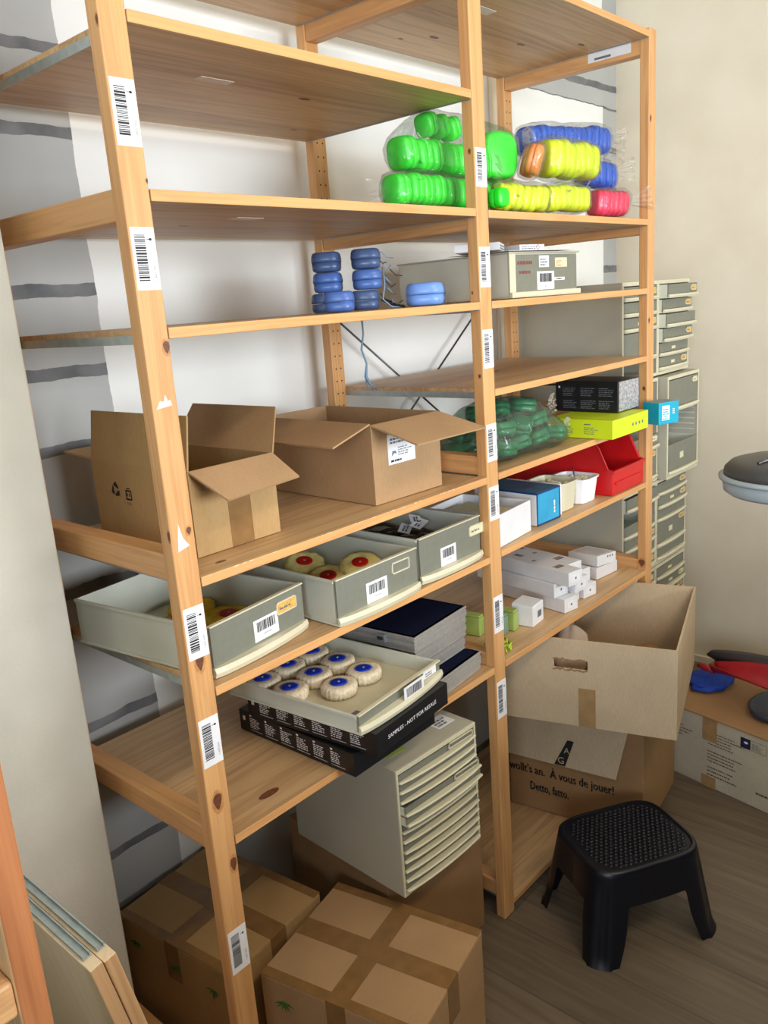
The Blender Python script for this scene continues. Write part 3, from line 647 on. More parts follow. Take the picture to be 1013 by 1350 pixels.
# ------------------------------------------------------------------ drawer cabinets
def cabinet(label, x, y, z, w_, d, h, rows, group, rz=0, seed=1, holders=ORL, name='drawer_cabinet', pulls=None, lipout=.008, thick=.006):
    """rows: list of (height units, kind) from the top; kind d=drawer, e=empty slot, o=open slot with ridged liner"""
    t = thing(name, label, 'drawer cabinet', (x, y, z), rz, group); r = random.Random(seed); k = thick
    b = MB().box(0, k, 0, d, 0, h, CAB).box(w_-k, w_, 0, d, 0, h, CAB).box(k, w_-k, 0, d, 0, k*1.6, CAB).box(k, w_-k, 0, d, h-k*2, h, CAB).box(k, w_-k, d-k, d, k*1.6, h-k*2, CAB)
    b.box(.0, w_, -.004, 0, h-k*2, h, CREAM).box(0, k*1.2, -.004, 0, 0, h-k*2, CREAM).box(w_-k*1.2, w_, -.004, 0, 0, h-k*2, CREAM).box(k, w_-k, -.004, 0, 0, k*1.8, CREAM)
    b.build('body', t, bevel=.001)
    tot = sum(a for a, _ in rows); H = h-k*4; zt = h-k*2; i = 0
    for a, kind in rows:
        rh = H*a/tot; z0 = zt-rh; zt = z0; i += 1
        if kind == 'e': continue
        if kind == 'o':
            m_ = MB()
            for q in range(5): m_.box(w_-k-.002, w_-k, .01, d*.8, z0+rh*(.12+q*.18), z0+rh*(.16+q*.18), CREAM_D)
            m_.build('runner', t); continue
        pull = (pulls[i-1] if pulls else r.choice([0, 0, 0, .004, .01])); x0, x1 = k*1.3, w_-k*1.3
        D = MB().box(x0, x1, -pull, d*.9-pull, z0+.001, z0+.003, CREAM_D); zz = z0+rh-.003
        D.box(x0, x0+.002, -pull, d*.9-pull, z0+.003, zz, CREAM_D).box(x1-.002, x1, -pull, d*.9-pull, z0+.003, zz, CREAM_D)
        lip = min(.013, rh*.24); l2 = bow(x1-x0, z0+.001, z0+.001+lip, lipout, -pull-.0035, CREAM, x0=x0, n=8); kk = len(D.v)
        D.v += l2.v; D.f += [tuple(q+kk for q in f) for f in l2.f]; D.m += [D.mi(CREAM)]*len(l2.f); D.sm += [False]*len(l2.f)
        D.box(x0, x1, -pull-.004, -pull, z0+.001, z0+.004, CREAM); dr = D.build('drawer', t, recalc=False)
        plab(MB().box(x0+.001, x1-.001, -pull-.0035, -pull-.0005, z0+.002+lip, zz, GREY).build('front_panel', dr), 'grey drawer front')
        if holders and rh > .03:
            hc = r.choice([holders, holders, PALEL, None]); hw = .045
            if hc: holder(dr, x1-hw-.012, zz-.024, hw, .018, -pull-.0035, hc)
            if r.random() < .3: 
                m_ = MB().box(x0+.10, x0+.13, -pull-.0045, -pull-.0036, z0+rh*.42, z0+rh*.62, PALEL); plab(m_.build('sticker', dr), 'small pale sticker')
    return t
TX, TY, TW, TD = 1.757, .115, .2575, .385
G = 'drawer cabinets stacked in the corner'
s1 = 'd'; P = lambda *a: [float(v)/1000 for v in a]
cabinet('topmost drawer cabinet of the right column, six drawers with amber labels pulled out unevenly', TX+TW+.002, TY, 1.293, TW, TD, .308, [(1, 'd')]*6, G, seed=3, pulls=P(30, 12, 26, 16, 2, 0))
cabinet('topmost drawer cabinet of the left column, mostly behind the far post', TX, TY, 1.293, TW, TD, .308, [(1, 'd'), (1, 'd'), (1, 'd'), (2, 'd'), (1, 'e')], G, seed=4, pulls=P(0, 0, 0, 0, 0))
cabinet('cabinet with three tall compartments, middle one open, second from top on the right', TX+TW+.006, TY-.035, .935, TW+.012, TD+.03, .352, [(1, 'd'), (1, 'o'), (1, 'd')], G, seed=8, holders=PALEL, pulls=P(0, 0, 0))
cabinet('cabinet second from top in the left column, seen beside the cyan box', TX-.002, TY-.004, .935, TW, TD, .352, [(1, 'd'), (.6, 'e'), (.5, 'd'), (1, 'd')], G, seed=9, pulls=P(0, 0, 6, 0))
cabinet('drawer cabinet third from top of the right column with one tall drawer', TX+TW+.004, TY, .623, TW, TD, .308, [(1, 'd'), (1, 'd'), (1, 'd'), (2, 'd'), (1, 'd')], G, seed=10, pulls=P(2, 4, 0, 0, 0))
cabinet('drawer cabinet third from top of the left column, behind the post with a dark slot', TX, TY, .623, TW, TD, .308, [(1, 'd'), (1, 'e'), (1, 'd'), (1, 'd'), (1, 'd'), (1, 'd')], G, seed=11, pulls=P(10, 0, 0, 2, 0, 0))
cabinet('drawer cabinet fourth from top in the right column, just above the big open carton', TX+TW+.002, TY, .311, TW, TD, .308, [(1, 'd')]*6, G, seed=12, pulls=P(0, 4, 0, 0, 0, 0))
cabinet('drawer cabinet fourth from top in the left column, just above the big open carton', TX, TY, .311, TW, TD, .308, [(1, 'd')]*6, G, seed=13, pulls=P(0, 4, 0, 0, 0, 0))
cabinet('lowest drawer cabinet of the right column, on the floor behind the cartons', TX+TW+.002, TY, .0, TW, TD, .308, [(1, 'd')]*6, G, seed=14, pulls=P(0, 0, 0, 0, 0, 0))
cabinet('lowest drawer cabinet of the left column, on the floor behind the cartons', TX, TY, .0, TW, TD, .308, [(1, 'd')]*6, G, seed=15, pulls=P(0, 0, 0, 0, 0, 0))
cb_ = cabinet('cream cabinet of twelve shallow drawers under the lowest left shelf, on a carton', .442, -.016, .3425, .265, .356, .306, [(1, 'd')]*12, None, rz=-3, seed=21, holders=None, pulls=P(0, 0, 0, 13, 15, 0, 0, 2, 0, 0, 0, 0), lipout=.009, thick=.005)
for rr in range(12):
    if rr in (0, 3): 
        z = .306-.010-(rr+.72)*.0238; holder(cb_, .165, z+.004, .085, .014, -.006-(.013 if rr == 3 else 0), None)
m_ = MB().box(.030, .085, .045, .075, .306, .3065, mat('lime_sticker', (168, 190, 60), .6)); stripes(m_, (.034, .05, .3067), X_, Y_, Z_, .045, .02, 3, CAB, 2, .4); plab(m_.build('sticker', cb_), 'lime green sticker on the cabinet top')
m_ = MB().box(.19, .245, .04, .085, .306, .3065, WHITE); stripes(m_, (.195, .045, .3067), X_, Y_, Z_, .045, .03, 3, INKG, 4, .6); plab(m_.build('sticker', cb_), 'white printed sticker on the cabinet top')

# ------------------------------------------------------------------ lowest left shelf: black boxes, low tray, metal cases
def blackbox(label, x, y, z, rz, w_, d, h, cols=6, front=None, group='flat black boxes', side_rows=6):
    t = thing('flat_box', label, 'box', (x, y, z), rz, group); MB().box(0, w_, 0, d, 0, h, BLACK).build('carton', t, bevel=.001)
    p = MB()
    for k in range(cols):
        y0 = d-.035-k*(d-.05)/cols; o = Vector((-.0004, y0, h*.18)); ww = (d-.06)/cols*.8
        p.quad(o+Vector((-.0003, 0, 0)), -Y_*ww, Z_*.0008, WHITE); stripes(p, o+Z_*h*.12, -Y_, Z_, -X_, ww*.92, h*.52, side_rows, WHITE, k+3, .42); p.quad(o+Z_*h*.66+Vector((-.0003, 0, 0)), -Y_*.006, Z_*.0035, WHITE)
    p.quad((-.0007, d-.012, h*.55), -Y_*.008, Z_*.010, WHITE)
    p.build('printed_text', t)
    if front: q = MB(); q.text(front, (.035, -.0006, h*.44), X_, Z_, .0115, WHITE, width=.165); plab(q.build('printed_words', t), 'white capital lettering')
    return t
blackbox('lower of two flat black boxes jutting out over the lowest left shelf edge', .297, -.050, .7225, .7, .25, .338, .048)
blackbox('upper flat black box with white words about samples, under the low tray', .314, -.096, .7725, 4.6, .245, .342, .0475, front='SAMPLES - NOT FOR RESALE')
lt = tray('low grey tray of blue-hubbed polishing wheels lying on the black boxes', LT[0], LT[1], .8215, 4.9, .280, .347, .036, None, lab=None, group=None)
barlabel(lt, .128, .002, .068, .040, -.0145, 31, '1-A079-A04')
m_ = MB().box(.215, .262, -.0012, -.0004, .019, .036, WHITE); stripes(m_, (.222, -.0013, .022), X_, Z_, -Y_, .035, .010, 2, INKG, 8, .5); plab(m_.build('paper_slip', lt), 'crumpled white paper slip')
m_ = MB(); m_.box(.03, .07, .05, .062, .0031, .0034, INKG); m_.box(.05, .075, .03, .045, .0031, .0034, INKG); m_.box(.12, .22, .02, .03, .0031, .0034, PALEL); m_.build('worn_print', lt)
def case(label, x, y, z, rz, w_, d, h, latch=True):
    t = thing('metal_case', label, 'case', (x, y, z), rz, 'flat aluminium cases with navy lids')
    b = MB().box(.002, w_-.002, .002, d-.002, 0, h, STEEL2)
    for q in (0, .30, .36, .64, .70): b.box(0, w_, 0, d, h*q, h*(q+.26 if q in (.36,) else q+.05), STEEL2)
    b.box(0, w_, 0, d, h*.86, h, STEEL2); b.build('shell', t, bevel=.0012)
    plab(MB().box(.010, w_-.010, .010, d-.010, h, h+.0008, VELVET).build('lid_cover', t), 'navy velvet lid covering')
    if latch:
        for yy in (.09, d-.11):
            l = MB().box(-.005, 0, yy-.012, yy+.012, h*.35, h*.85, STEEL).box(-.008, -.004, yy-.008, yy+.008, h*.5, h*.7, WIRE); plab(l.build('latch', t, bevel=.0008), 'steel snap latch')
    return t
case('lowest aluminium case jutting forward beside the middle post, navy lid partly showing', .634, .008, .7225, 5.0, .190, .33, .044)
case('aluminium case with visible navy lid, topmost of the case stack', .598, .040, .8415, 5, .222, .33, .036)
case('aluminium case directly beneath the topmost case of the stack', .606, .046, .8045, 4, .212, .33, .0355)
case('aluminium case resting on the lowest case, third from the top of the stack', .606, .052, .7680, 3.5, .210, .33, .0355)
# ------------------------------------------------------------------ small boxes and plastic bags
def boxmat(n, c): 
    m = mat(n, c, .32, .05, 20, spec=.5); return m
GRN = boxmat('neon_green_plastic', (40, 232, 44)); YEL = boxmat('neon_yellow_plastic', (226, 246, 16)); ORA = boxmat('orange_plastic', (255, 150, 74))
BLU = boxmat('royal_blue_plastic', (8, 92, 208)); PNK = boxmat('neon_pink_plastic', (250, 50, 98)); DGR = boxmat('dark_green_plastic', (6, 124, 78))
SBL = boxmat('slate_blue_plastic', (74, 108, 176)); LBL = boxmat('light_blue_plastic', (112, 152, 222)); DBL = boxmat('dusk_blue_plastic', (70, 92, 134))
_cb = {}; PEND = []
def case_box(m, x, y, z, rot, label, group, r=.038, h=.034, cat='case', name='retainer_case'):
    """rounded square snap box: base, lid"""
    key = (m.name, r, h)
    def sq(a, rr): return 1/((abs(math.cos(a))**3.2+abs(math.sin(a))**3.2)**(1/3.2))*.93
    if key not in _cb:
        t = thing(name, label, cat, (x, y, z), rot=rot, group=group)
        MB().lathe([(r*.80, 0), (r*.95, h*.06), (r, h*.2), (r, h*.47)], m, 32, rad=sq, sy=.9).build('base', t)
        MB().lathe([(r*1.03, h*.49), (r*1.03, h*.62), (r, h*.82), (r*.93, h*.95), (r*.8, h)], m, 32, rad=sq, sy=.9).build('lid', t)
        _cb[key] = t; PEND.append(t); return t
    t = copy_tree(_cb[key]); t.location = (x, y, z); t.rotation_euler = rot; t['label'] = label
    if group: t['group'] = group
    t.name = name; PEND.append(t); return t
def bag(label, pts, film_, tails=(), pad=.012, seed=1, cat='bag', wr=.006, name='plastic_bag', zmin=None, vmax=None):
    """clear bag pulled over the points: wrinkled hull plus twisted end"""
    b = bmesh.new()
    for c_ in PEND:                # the bag follows what is inside it
        Mx = Matrix.Translation(c_.location) @ c_.rotation_euler.to_matrix().to_4x4()
        for ch in c_.children:
            for v in list(ch.data.vertices)[::3]: b.verts.new(Mx @ v.co)
    PEND.clear()
    bmesh.ops.remove_doubles(b, verts=b.verts, dist=.004)
    r = bmesh.ops.convex_hull(b, input=b.verts); junk = list({g for g in r['geom_interior']+r['geom_unused'] if isinstance(g, bmesh.types.BMVert)})
    bmesh.ops.delete(b, geom=junk, context='VERTS'); bmesh.ops.triangulate(b, faces=b.faces)
    c = sum((v.co for v in b.verts), Vector())/len(b.verts)
    for _ in range(3): 
        long_ = [e for e in b.edges if e.calc_length() > .022]
        if long_: bmesh.ops.subdivide_edges(b, edges=long_, cuts=1); bmesh.ops.triangulate(b, faces=b.faces)
    bmesh.ops.smooth_vert(b, verts=b.verts, factor=.25, use_axis_x=True, use_axis_y=True, use_axis_z=True); b.normal_update()
    for v in b.verts:
        n1 = noise.noise(v.co*28+Vector((seed, 0, 0))); n2 = noise.noise(v.co*70+Vector((0, seed, 0)))
        v.co += v.normal*(pad+.002+max(-.3*pad, wr*n1*1.0+wr*.4*n2))
        if zmin is not None and v.co.z < zmin: v.co.z = zmin
    me = bpy.data.meshes.new(name); b.to_mesh(me); b.free(); me.materials.append(film_)
    for p in me.polygons: p.use_smooth = True
    o = bpy.data.objects.new(name, me); COL.objects.link(o); tag(o, label, cat)
    for (p, d_, l_, w0) in tails:      # flattened, pleated loose end
        m_ = MB(); p = Vector(p); d_ = Vector(d_).normalized(); s_ = d_.cross(Z_).normalized() if abs(d_.z) < .9 else X_; up = s_.cross(d_); N_ = 14; vs = []; fs = []
        rr = random.Random(seed)
        for i in range(6):
            f = i/5; wd = w0*(.55+.75*f)
            for k in range(N_): 
                g = k/(N_-1)-.5; vs.append(p+d_*l_*f*(1+.12*math.sin(k*2.3))+up*g*wd+s_*(.006*math.sin(k*2.1+seed)*(.4+f)))
        for i in range(5):
            for k in range(N_-1): fs.append((i*N_+k, i*N_+k+1, (i+1)*N_+k+1, (i+1)*N_+k))
        m_.add(vs, fs, film_, True); m_.build('loose_end', o)
    return o
H = R(90)
def axis_rot(yaw, tiltz=0): return (0, H+tiltz, yaw)         # puck axis lying horizontally, pointing along yaw
def hullpts(cs, r): 
    out = []
    for c in cs:
        c = Vector(c)
        for a in (-1, 1):
            for b_ in (-1, 1):
                for d_ in (-1, 1): out.append(c+Vector((a*r*.75, b_*r*.9, d_*r*.9)))
    return out
zs = 1.7785
ORD = ['first', 'second', 'third', 'fourth', 'fifth', 'sixth', 'seventh', 'eighth', 'ninth', 'tenth']
def row(m, x, y, z, n, step, yaw, desc, grp, r, h, tilt=0, dy=0, dz=0, frm='from the left'):
    """cases standing on edge one behind the other; returns their centres"""
    cs = []
    jr = random.Random(int(x*1000)+n)
    for k in range(n):
        a = Vector((x+k*step, y+k*dy, z+k*dz)); ax = Vector((math.cos(yaw), math.sin(yaw), 0)); p = a-ax*h/2
        case_box(m, p.x, p.y+jr.uniform(-.004, .004), p.z+jr.uniform(0, .006), axis_rot(yaw+jr.uniform(-.07, .07), tilt+jr.uniform(-.06, .06)), f'{desc}, {ORD[k]} {frm}', grp, r=r, h=h); cs.append(a)
    return cs
cs = row(GRN, .705, .100, zs+.034, 8, .0415, 0, 'neon green case in the lower bag by the middle post', 'neon green cases in the lower green bag', .033, .038)
bag('clear bag with one row of neon green cases lying on the shelf', hullpts(cs, .037), FILM, [((.668, .10, zs+.03), (-1, 0, -.05), .045, .045)], pad=.004, seed=2, zmin=zs-.002)
cs = row(GRN, .760, .120, zs+.107, 7, .046, R(4), 'neon green case in the upper bag, main layer', 'neon green cases in the upper green bag', .036, .042, -.12)
cs += row(GRN, .850, .125, zs+.168, 3, .044, R(4), 'neon green case on top inside the upper bag', 'neon green cases in the upper green bag', .026, .038, -.30)
cs += row(GRN, 1.085, .105, zs+.125, 2, .02, R(-112), 'neon green case showing its round face beside the middle post', 'neon green cases in the upper green bag', .056, .040, 0, .05, 0, 'from the front')
bag('clear bag piled high with neon green cases, behind the middle post', hullpts(cs, .035), FILM, [((1.16, .08, zs+.175), (1, .1, .05), .045, .05)], pad=.005, seed=5)
case_box(GRN, .985, .050, zs+.024, axis_rot(R(-100)), 'single neon green case at the shelf edge, right of the middle post', None, r=.022); PEND.clear()
cs = row(ORA, 1.150, .040, zs+.118, 2, .030, R(-70), 'orange case between the green and yellow bags', 'orange cases', .036, .030, .3, .030, 0, 'from the front')
bag('small clear bag of orange cases between green and yellow bags', hullpts(cs, .055), FILM, pad=.004, seed=7)
cs = row(YEL, 1.035, .062, zs+.034, 4, .050, R(-25), 'neon yellow case in the low bag by the middle post', 'neon yellow cases in the low left yellow bag', .032, .040, .25)
bag('low clear bag of neon yellow cases just right of the middle post', hullpts(cs, .036), FILM, [((1.02, .05, zs+.075), (-.8, -.2, .1), .04, .06)], pad=.004, seed=11, zmin=zs-.002)
cs = row(YEL, 1.262, .065, zs+.036, 4, .047, R(-20), 'neon yellow case in the lower right-hand bag', 'neon yellow cases in the lower right bag', .033, .042, .04)
bag('clear bag of neon yellow cases, lower one of the right-hand pair', hullpts(cs, .039), FILM, [((1.43, .06, zs+.055), (1, 0, -.1), .02, .06)], pad=.004, seed=13, zmin=zs-.002)
cs = row(YEL, 1.262, .070, zs+.130, 5, .053, R(-28), 'neon yellow case in the upper right-hand bag', 'neon yellow cases in the upper right bag', .046, .043, .05, .002, .002)
bag('clear bag of neon yellow cases, upper one of the right-hand pair', hullpts(cs, .047), FILM, [((1.20, .07, zs+.165), (-1, -.1, .2), .03, .05)], pad=.004, seed=14)
cs = row(PNK, 1.530, .075, zs+.038, 4, .042, R(-25), 'neon pink case in the lowest bag beside the far post', 'neon pink cases', .036, .038, .1)
bag('clear bag of neon pink cases at the right end of the shelf', hullpts(cs, .038), FILM, [((1.658, .036, zs+.045), (.50, -.87, .05), .055, .05)], pad=.004, seed=17, zmin=zs-.002)
cs = row(BLU, 1.545, .120, zs+.118, 4, .040, R(-25), 'royal blue case in the small bag above the pink bag', 'royal blue cases in the small bag', .038, .037)
bag('small clear bag of royal blue cases between the pink bag and the long blue bag', hullpts(cs, .038), FILM, [((1.66, .085, zs+.125), (.45, -.85, .05), .05, .06)], pad=.004, seed=19)
cs = row(BLU, 1.345, .175, zs+.196, 9, .042, R(-10), 'royal blue case in the long bag on top of the pile', 'royal blue cases in the long bag', .038, .039, .05, -.004, .003)
bag('long clear bag of royal blue cases lying across the top of the pile', hullpts(cs, .038), FILM, [((1.70, .13, zs+.215), (.9, -.5, -.15), .06, .08)], pad=.005, seed=23)
# dark green bag
cs = []; r = random.Random(3); spots = [(x, y, 0) for y in (.070, .155) for x in (.935, 1.015, 1.095, 1.175, 1.255)]+[(x, y, 1) for y in (.085, .165) for x in (.955, 1.035, 1.115, 1.195)]+[(.985, .115, 2), (1.065, .120, 2), (1.15, .10, 2)]
WHERE = ['bottom', 'middle', 'top']
for i, (x, y, l) in enumerate(spots):
    rt = (r.uniform(-.3, .3), r.uniform(-.3, .3), r.random()*3); p = Vector((x, y, 1.2085+l*.043))
    case_box(DGR, p.x, p.y, p.z, rt, f'dark green case in the crumpled bag, {WHERE[l]} layer, {"near" if y < .12 else "far"} side, {ORD[int((x-.93)/.08)]} from the left', 'dark green cases in the crumpled bag', r=.037, h=.034); cs.append(p+Vector((0, 0, .017)))
bag('crumpled bag of dark green cases on the shelf right of the middle post', hullpts(cs, .038), FILMG, [((1.29, .10, 1.28), (1, .1, .5), .04, .06), ((1.31, .07, 1.225), (1, -.1, .1), .03, .05)], pad=.002, seed=29, wr=.009, zmin=1.1945)
# blue boxes on the left shelf
zb = 1.5815; G = 'small blue cases in a string-tied pile'
for i, (x, y, k, m, s_) in enumerate([(.520, .110, 0, SBL, 'slate blue case at the front left of the tied pile, lying on the shelf'), (.640, .150, 0, DBL, 'dark blue case at the bottom right of the tied pile'),
        (.600, .215, 1, SBL, 'slate blue case in the middle of the pile, rear one'), (.640, .140, 1, SBL, 'slate blue case in the middle of the pile, front one'),
        (.600, .215, 2, DBL, 'dusk blue case on top of the pile, beside the back post'), (.640, .140, 2, DBL, 'dusk blue case on top of the pile, front one'), (.600, .225, 0, DBL, 'dark blue case hidden at the bottom rear of the pile')]):
    case_box(m, x, y, zb+k*.041, (0, 0, R(40)), s_, G, r=.036, h=.039)
s_ = MB(); r = random.Random(2)
for k in range(9):
    p0 = Vector((.665+r.uniform(-.02, .02), .115, 1.60+k*.012)); s_.tube([p0, p0+Vector((.012, -.005, -.012)), p0+Vector((.02+r.uniform(0, .02), .0, -.003-r.uniform(0, .02)))], .0011, INK if k % 2 else CORD, 5)
s_.tube([(.668, .12, 1.665), (.655, .105, 1.63), (.64, .10, 1.60), (.655, .09, 1.584), (.69, .10, 1.583), (.72, .11, 1.584)], .0015, CORD, 6)
s_.tube([(.67, .13, 1.60), (.69, .12, 1.59), (.71, .115, 1.584), (.73, .12, 1.583)], .003, INK, 6)
tag(s_.build('tangled_string'), 'dark and pale tangled string hanging off the pile of blue cases', 'string')
case_box(LBL, .732, .062, zb, (0, 0, R(35)), 'light blue case standing alone in front, left of the middle post', None, r=.047, h=.046)
case_box(DBL, .806, .100, zb, (0, 0, R(35)), 'dusk blue case beside the light blue one, next to the middle post', None, r=.034, h=.044)

# ------------------------------------------------------------------ right bay contents
t = thing('storage_box', 'grey-fronted drawer box with stickers and handwriting on the right bay shelf', 'box', (1.068, .071, 1.5815), -3.3, None)
w_, d, h = .30, .362, .104; k = .003
MB().box(0, w_, 0, d, 0, .003, CREAM).box(0, k, 0, d, k, h, CREAM_D).box(w_-k, w_, 0, d, k, h, CREAM_D).box(0, w_, d-k, d, k, h, CREAM_D).box(0, w_, 0, k, k, h, CREAM).build('body', t, bevel=.001)
MB().box(.026, w_-.004, -.002, -.0002, .014, h-.003, GREY).build('front_panel', t)
MB().box(0, w_+.004, -.010, 0, 0, .013, CREAM).box(0, .024, -.004, 0, .013, h, CREAM).build('front_lip', t, bevel=.001)
MB().box(-.004, w_+.006, -.006, d+.002, h, h+.004, CAB).build('lid', t, bevel=.001)
m_ = MB().box(.125, .168, -.0026, -.0021, .070, .098, WHITE); stripes(m_, (.129, -.0028, .074), X_, Z_, -Y_, .034, .02, 3, INKB if False else INKG, 3, .5); m_.build('sticker', t)
m_ = MB().box(.115, .190, -.0028, -.0021, .016, .060, WHITE); bars(m_, Vector((.126, -.0030, .034)), X_, Z_, -Y_, .055, .021, 41); m_.text('1-A02', (.142, -.0032, .022), X_, Z_, .007, INKG); plab(m_.build('barcode_label', t), 'white sticker with a grey barcode')
m_ = MB().box(.196, .250, -.0026, -.0021, .069, .092, PALEL); stripes(m_, (.2, -.0028, .073), X_, Z_, -Y_, .03, .015, 3, REDHUB, 9, .3); plab(m_.build('sticker', t), 'cream sticker with red print')
m_ = MB().box(.192, .238, -.0026, -.0021, .037, .044, WHITE); stripes(m_, (.2, -.0028, .039), X_, Z_, -Y_, .03, .003, 1, INK, 9, .9); m_.build('sticker', t)
m_ = MB(); RB = mat('red_brown_ink', (128, 72, 62), .7); stripes(m_, (.034, -.0022, .078), X_, Z_, -Y_, .078, .014, 1, RB, 12, .55); stripes(m_, (.040, -.0022, .056), X_, Z_, -Y_, .068, .014, 1, RB, 13, .5); plab(m_.build('handwriting', t), 'faded red-brown handwriting')
zt = 1.5815+.1085
m_ = MB(); m_.add([(0, 0, 0), (.27, -.012, 0), (.28, .18, .004), (.01, .20, .002)], [(0, 1, 2, 3)], WHITE); o = m_.build('paper_sheet', solid=.0008)
tag(o, 'loose white sheet of paper under the folded leaflets on the grey drawer box', 'paper', loc=(1.058, .062, zt+.002), rz=-4)
for i, (x, y, a, w_, d, h, s_) in enumerate([(1.062, .090, 28, .125, .11, .018, 'white printed folded leaflet pack on the grey drawer box, left one'), (1.190, .115, -12, .09, .10, .014, 'white leaflet pack with a red circle mark, right one on the grey drawer box')]):
    m_ = MB().box(0, w_, 0, d, 0, h, WHITE); stripes(m_, (.008, -.0002, .003), X_, Z_, -Y_, w_-.02, h-.005, 2, INKG, i+2, .4); stripes(m_, (.01, .01, h+.0001), X_, Y_, Z_, w_-.03, d-.03, 7, INKG, i, .25)
    if i: m_.tube([(.066+.005*math.cos(q*.63), -.0005, .007+.005*math.sin(q*.63)) for q in range(11)], .0007, REDHUB, 5)
    tag(m_.build('leaflet_pack', bevel=.001), s_, 'leaflet', 'white leaflet packs', loc=(x, y, zt+.0065), rz=a)
# shelf with dark green bag: lime box, black box, cyan box
t = thing('flat_box', 'lime yellow flat box under the black box, jutting over the shelf edge', 'box', (1.355, -.054, 1.1945), -.4)
MB().box(0, .218, 0, .20, 0, .051, LIME).build('carton', t, bevel=.0012)
m_ = MB()
stripes(m_, (-.0003, .085, .012), -Y_, Z_, -X_, .045, .022, 4, INKG, 4, .35); stripes(m_, (-.0003, .165, .012), -Y_, Z_, -X_, .05, .022, 4, INKG, 6, .35); m_.quad((-.0006, .085, .037), -Y_*.02, Z_*.003, INKG)
for k, x in enumerate((.12, .14, .160, .180)): m_.add([(x+.005*math.cos(q*math.pi/3), -.0005, .024+.005*math.sin(q*math.pi/3)) for q in range(6)], [tuple(range(6))], INKG)
m_.build('printed_text', t)
t = thing('small_box', 'black box with rows of fine white print standing on the lime box', 'box', (1.484, -.006, 1.2465), -1.6)
MB().box(0, .128, 0, .20, 0, .088, BLACK).build('carton', t, bevel=.0012)
plab(MB().box(.006, .124, -.0012, -.0002, .003, .086, SILVER).build('foil_label', t, bevel=.0004), 'crumpled silver foil label')
m_ = MB()
for k in range(3):
    for q in range(2): stripes(m_, (-.0003, .175-k*.058, .010+q*.036), -Y_, Z_, -X_, .048, .026, 5, INKG, k*2+q, .35)
m_.quad((-.0006, .19, .068), -Y_*.006, Z_*.006, WHITE); m_.build('printed_text', t)
t = thing('small_box', 'cyan box with a white sticker sticking out in front of the far post', 'box', (1.612, -.070, 1.1945), -20)
MB().box(0, .080, 0, .062, 0, .064, CYAN, top=CYANG).build('carton', t, bevel=.0015)
m_ = MB().box(.012, .042, -.0010, -.0002, .012, .054, WHITE); stripes(m_, (.015, -.0011, .014), X_, Z_, -Y_, .024, .034, 5, CYAN, 3, .5); plab(m_.build('sticker', t), 'white sticker with blue print')
m_ = MB(); 
for k in range(3): m_.box(.054, .062, -.0010, -.0002, .028+k*.006, .031+k*.006, WHITE)
m_.build('emblem', t)
# red storage bin
def red_bin():
    t = thing('storage_bin', 'red open-fronted storage bin on the right bay shelf, beside the white cups', 'bin', (1.475, .008, 1.0065), 0)
    w_, d, h = .205, .36, .158; k = .0035; prof = [(0, 0), (d, 0), (d, h), (.075, h), (.055, h-.004), (.040, h-.02), (.012, .078), (0, .075)]
    b = MB()
    b.prism(prof, (0, 0, 0), Y_, Z_, X_, k, RED); b.prism(prof, (w_-k, 0, 0), Y_, Z_, X_, k, RED)
    b.box(k, w_-k, 0, d, 0, k, RED).box(k, w_-k, d-k, d, k, h, RED).box(k, w_-k, 0, k, k, .070, RED)
    b.build('body', t, bevel=.001)
    l = MB().box(-.003, w_+.003, -.008, .001, .066, .074, RED).box(-.004, .0, .05, d, h-.006, h+.001, RED).box(w_, w_+.004, .05, d, h-.006, h+.001, RED).box(.02, w_-.02, -.004, 0, .03, .036, RED)
    for (y0, z0, y1, z1) in ((.012, .078, .040, h-.02), (.040, h-.02, .058, h-.002)):
        for xx in (-.004, w_): l.hexa([(xx, y0, z0-.003), (xx+.004, y0, z0-.003), (xx+.004, y1, z1-.003), (xx, y1, z1-.003), (xx, y0, z0+.003), (xx+.004, y0, z0+.003), (xx+.004, y1, z1+.003), (xx, y1, z1+.003)], RED)
    l.build('rim', t, bevel=.0008); return t
red_bin()
tag(MB().lathe([(.014, 0), (.016, .02), (.012, .03), (.003, .032)], CREAM, 14).build('cream_cap'), 'small cream cap lying inside the red bin', 'cap', loc=(1.60, .12, 1.0105))
# white carton, tissue box, cups
t = thing('cardboard_tray', 'white open carton of papers just right of the middle post', 'box', (.9, .012, 1.0065), 5)
w_, d, h = .165, .20, .080; carton_open(t, w_, d, h, WCARD)
r = random.Random(4); m_ = MB()
for k in range(7): m_.hexa([(.02+r.uniform(0, .03), .02, .02+k*.007), (.13, .02+r.uniform(0, .02), .02+k*.007), (.14, .17, .022+k*.007), (.03, .18, .022+k*.007), (.02+r.uniform(0, .03), .02, .0225+k*.007), (.13, .02+r.uniform(0, .02), .0225+k*.007), (.14, .17, .0245+k*.007), (.03, .18, .0245+k*.007)], [CARDP, WHITE, PALEL, INKG][k % 4])
o = m_.build('paper_bundle'); tag(o, 'bundle of papers inside the white open carton', 'papers', loc=(.9, .012, 1.0065), rz=5); 
t = thing('small_box', 'blue and white carton with navy edges between the white carton and the cups', 'box', (1.100, .030, 1.0065), -2)
BLF = mat('blue_carton_face', (52, 162, 206), .35, .12, 14); NAV = mat('navy_edge', (18, 54, 112), .4); TOPB = mat('blue_carton_top', (58, 116, 146), .3, .15, 25)
MB().box(0, .112, 0, .20, 0, .088, WCARD, top=TOPB, front=BLF).build('carton', t, bevel=.003)
m_ = MB()
for a in ((0, .112, .083, .088), (0, .112, 0, .004), (0, .005, 0, .088), (.107, .112, 0, .088)): m_.box(a[0], a[1], -.0006, -.0001, a[2], a[3], NAV)
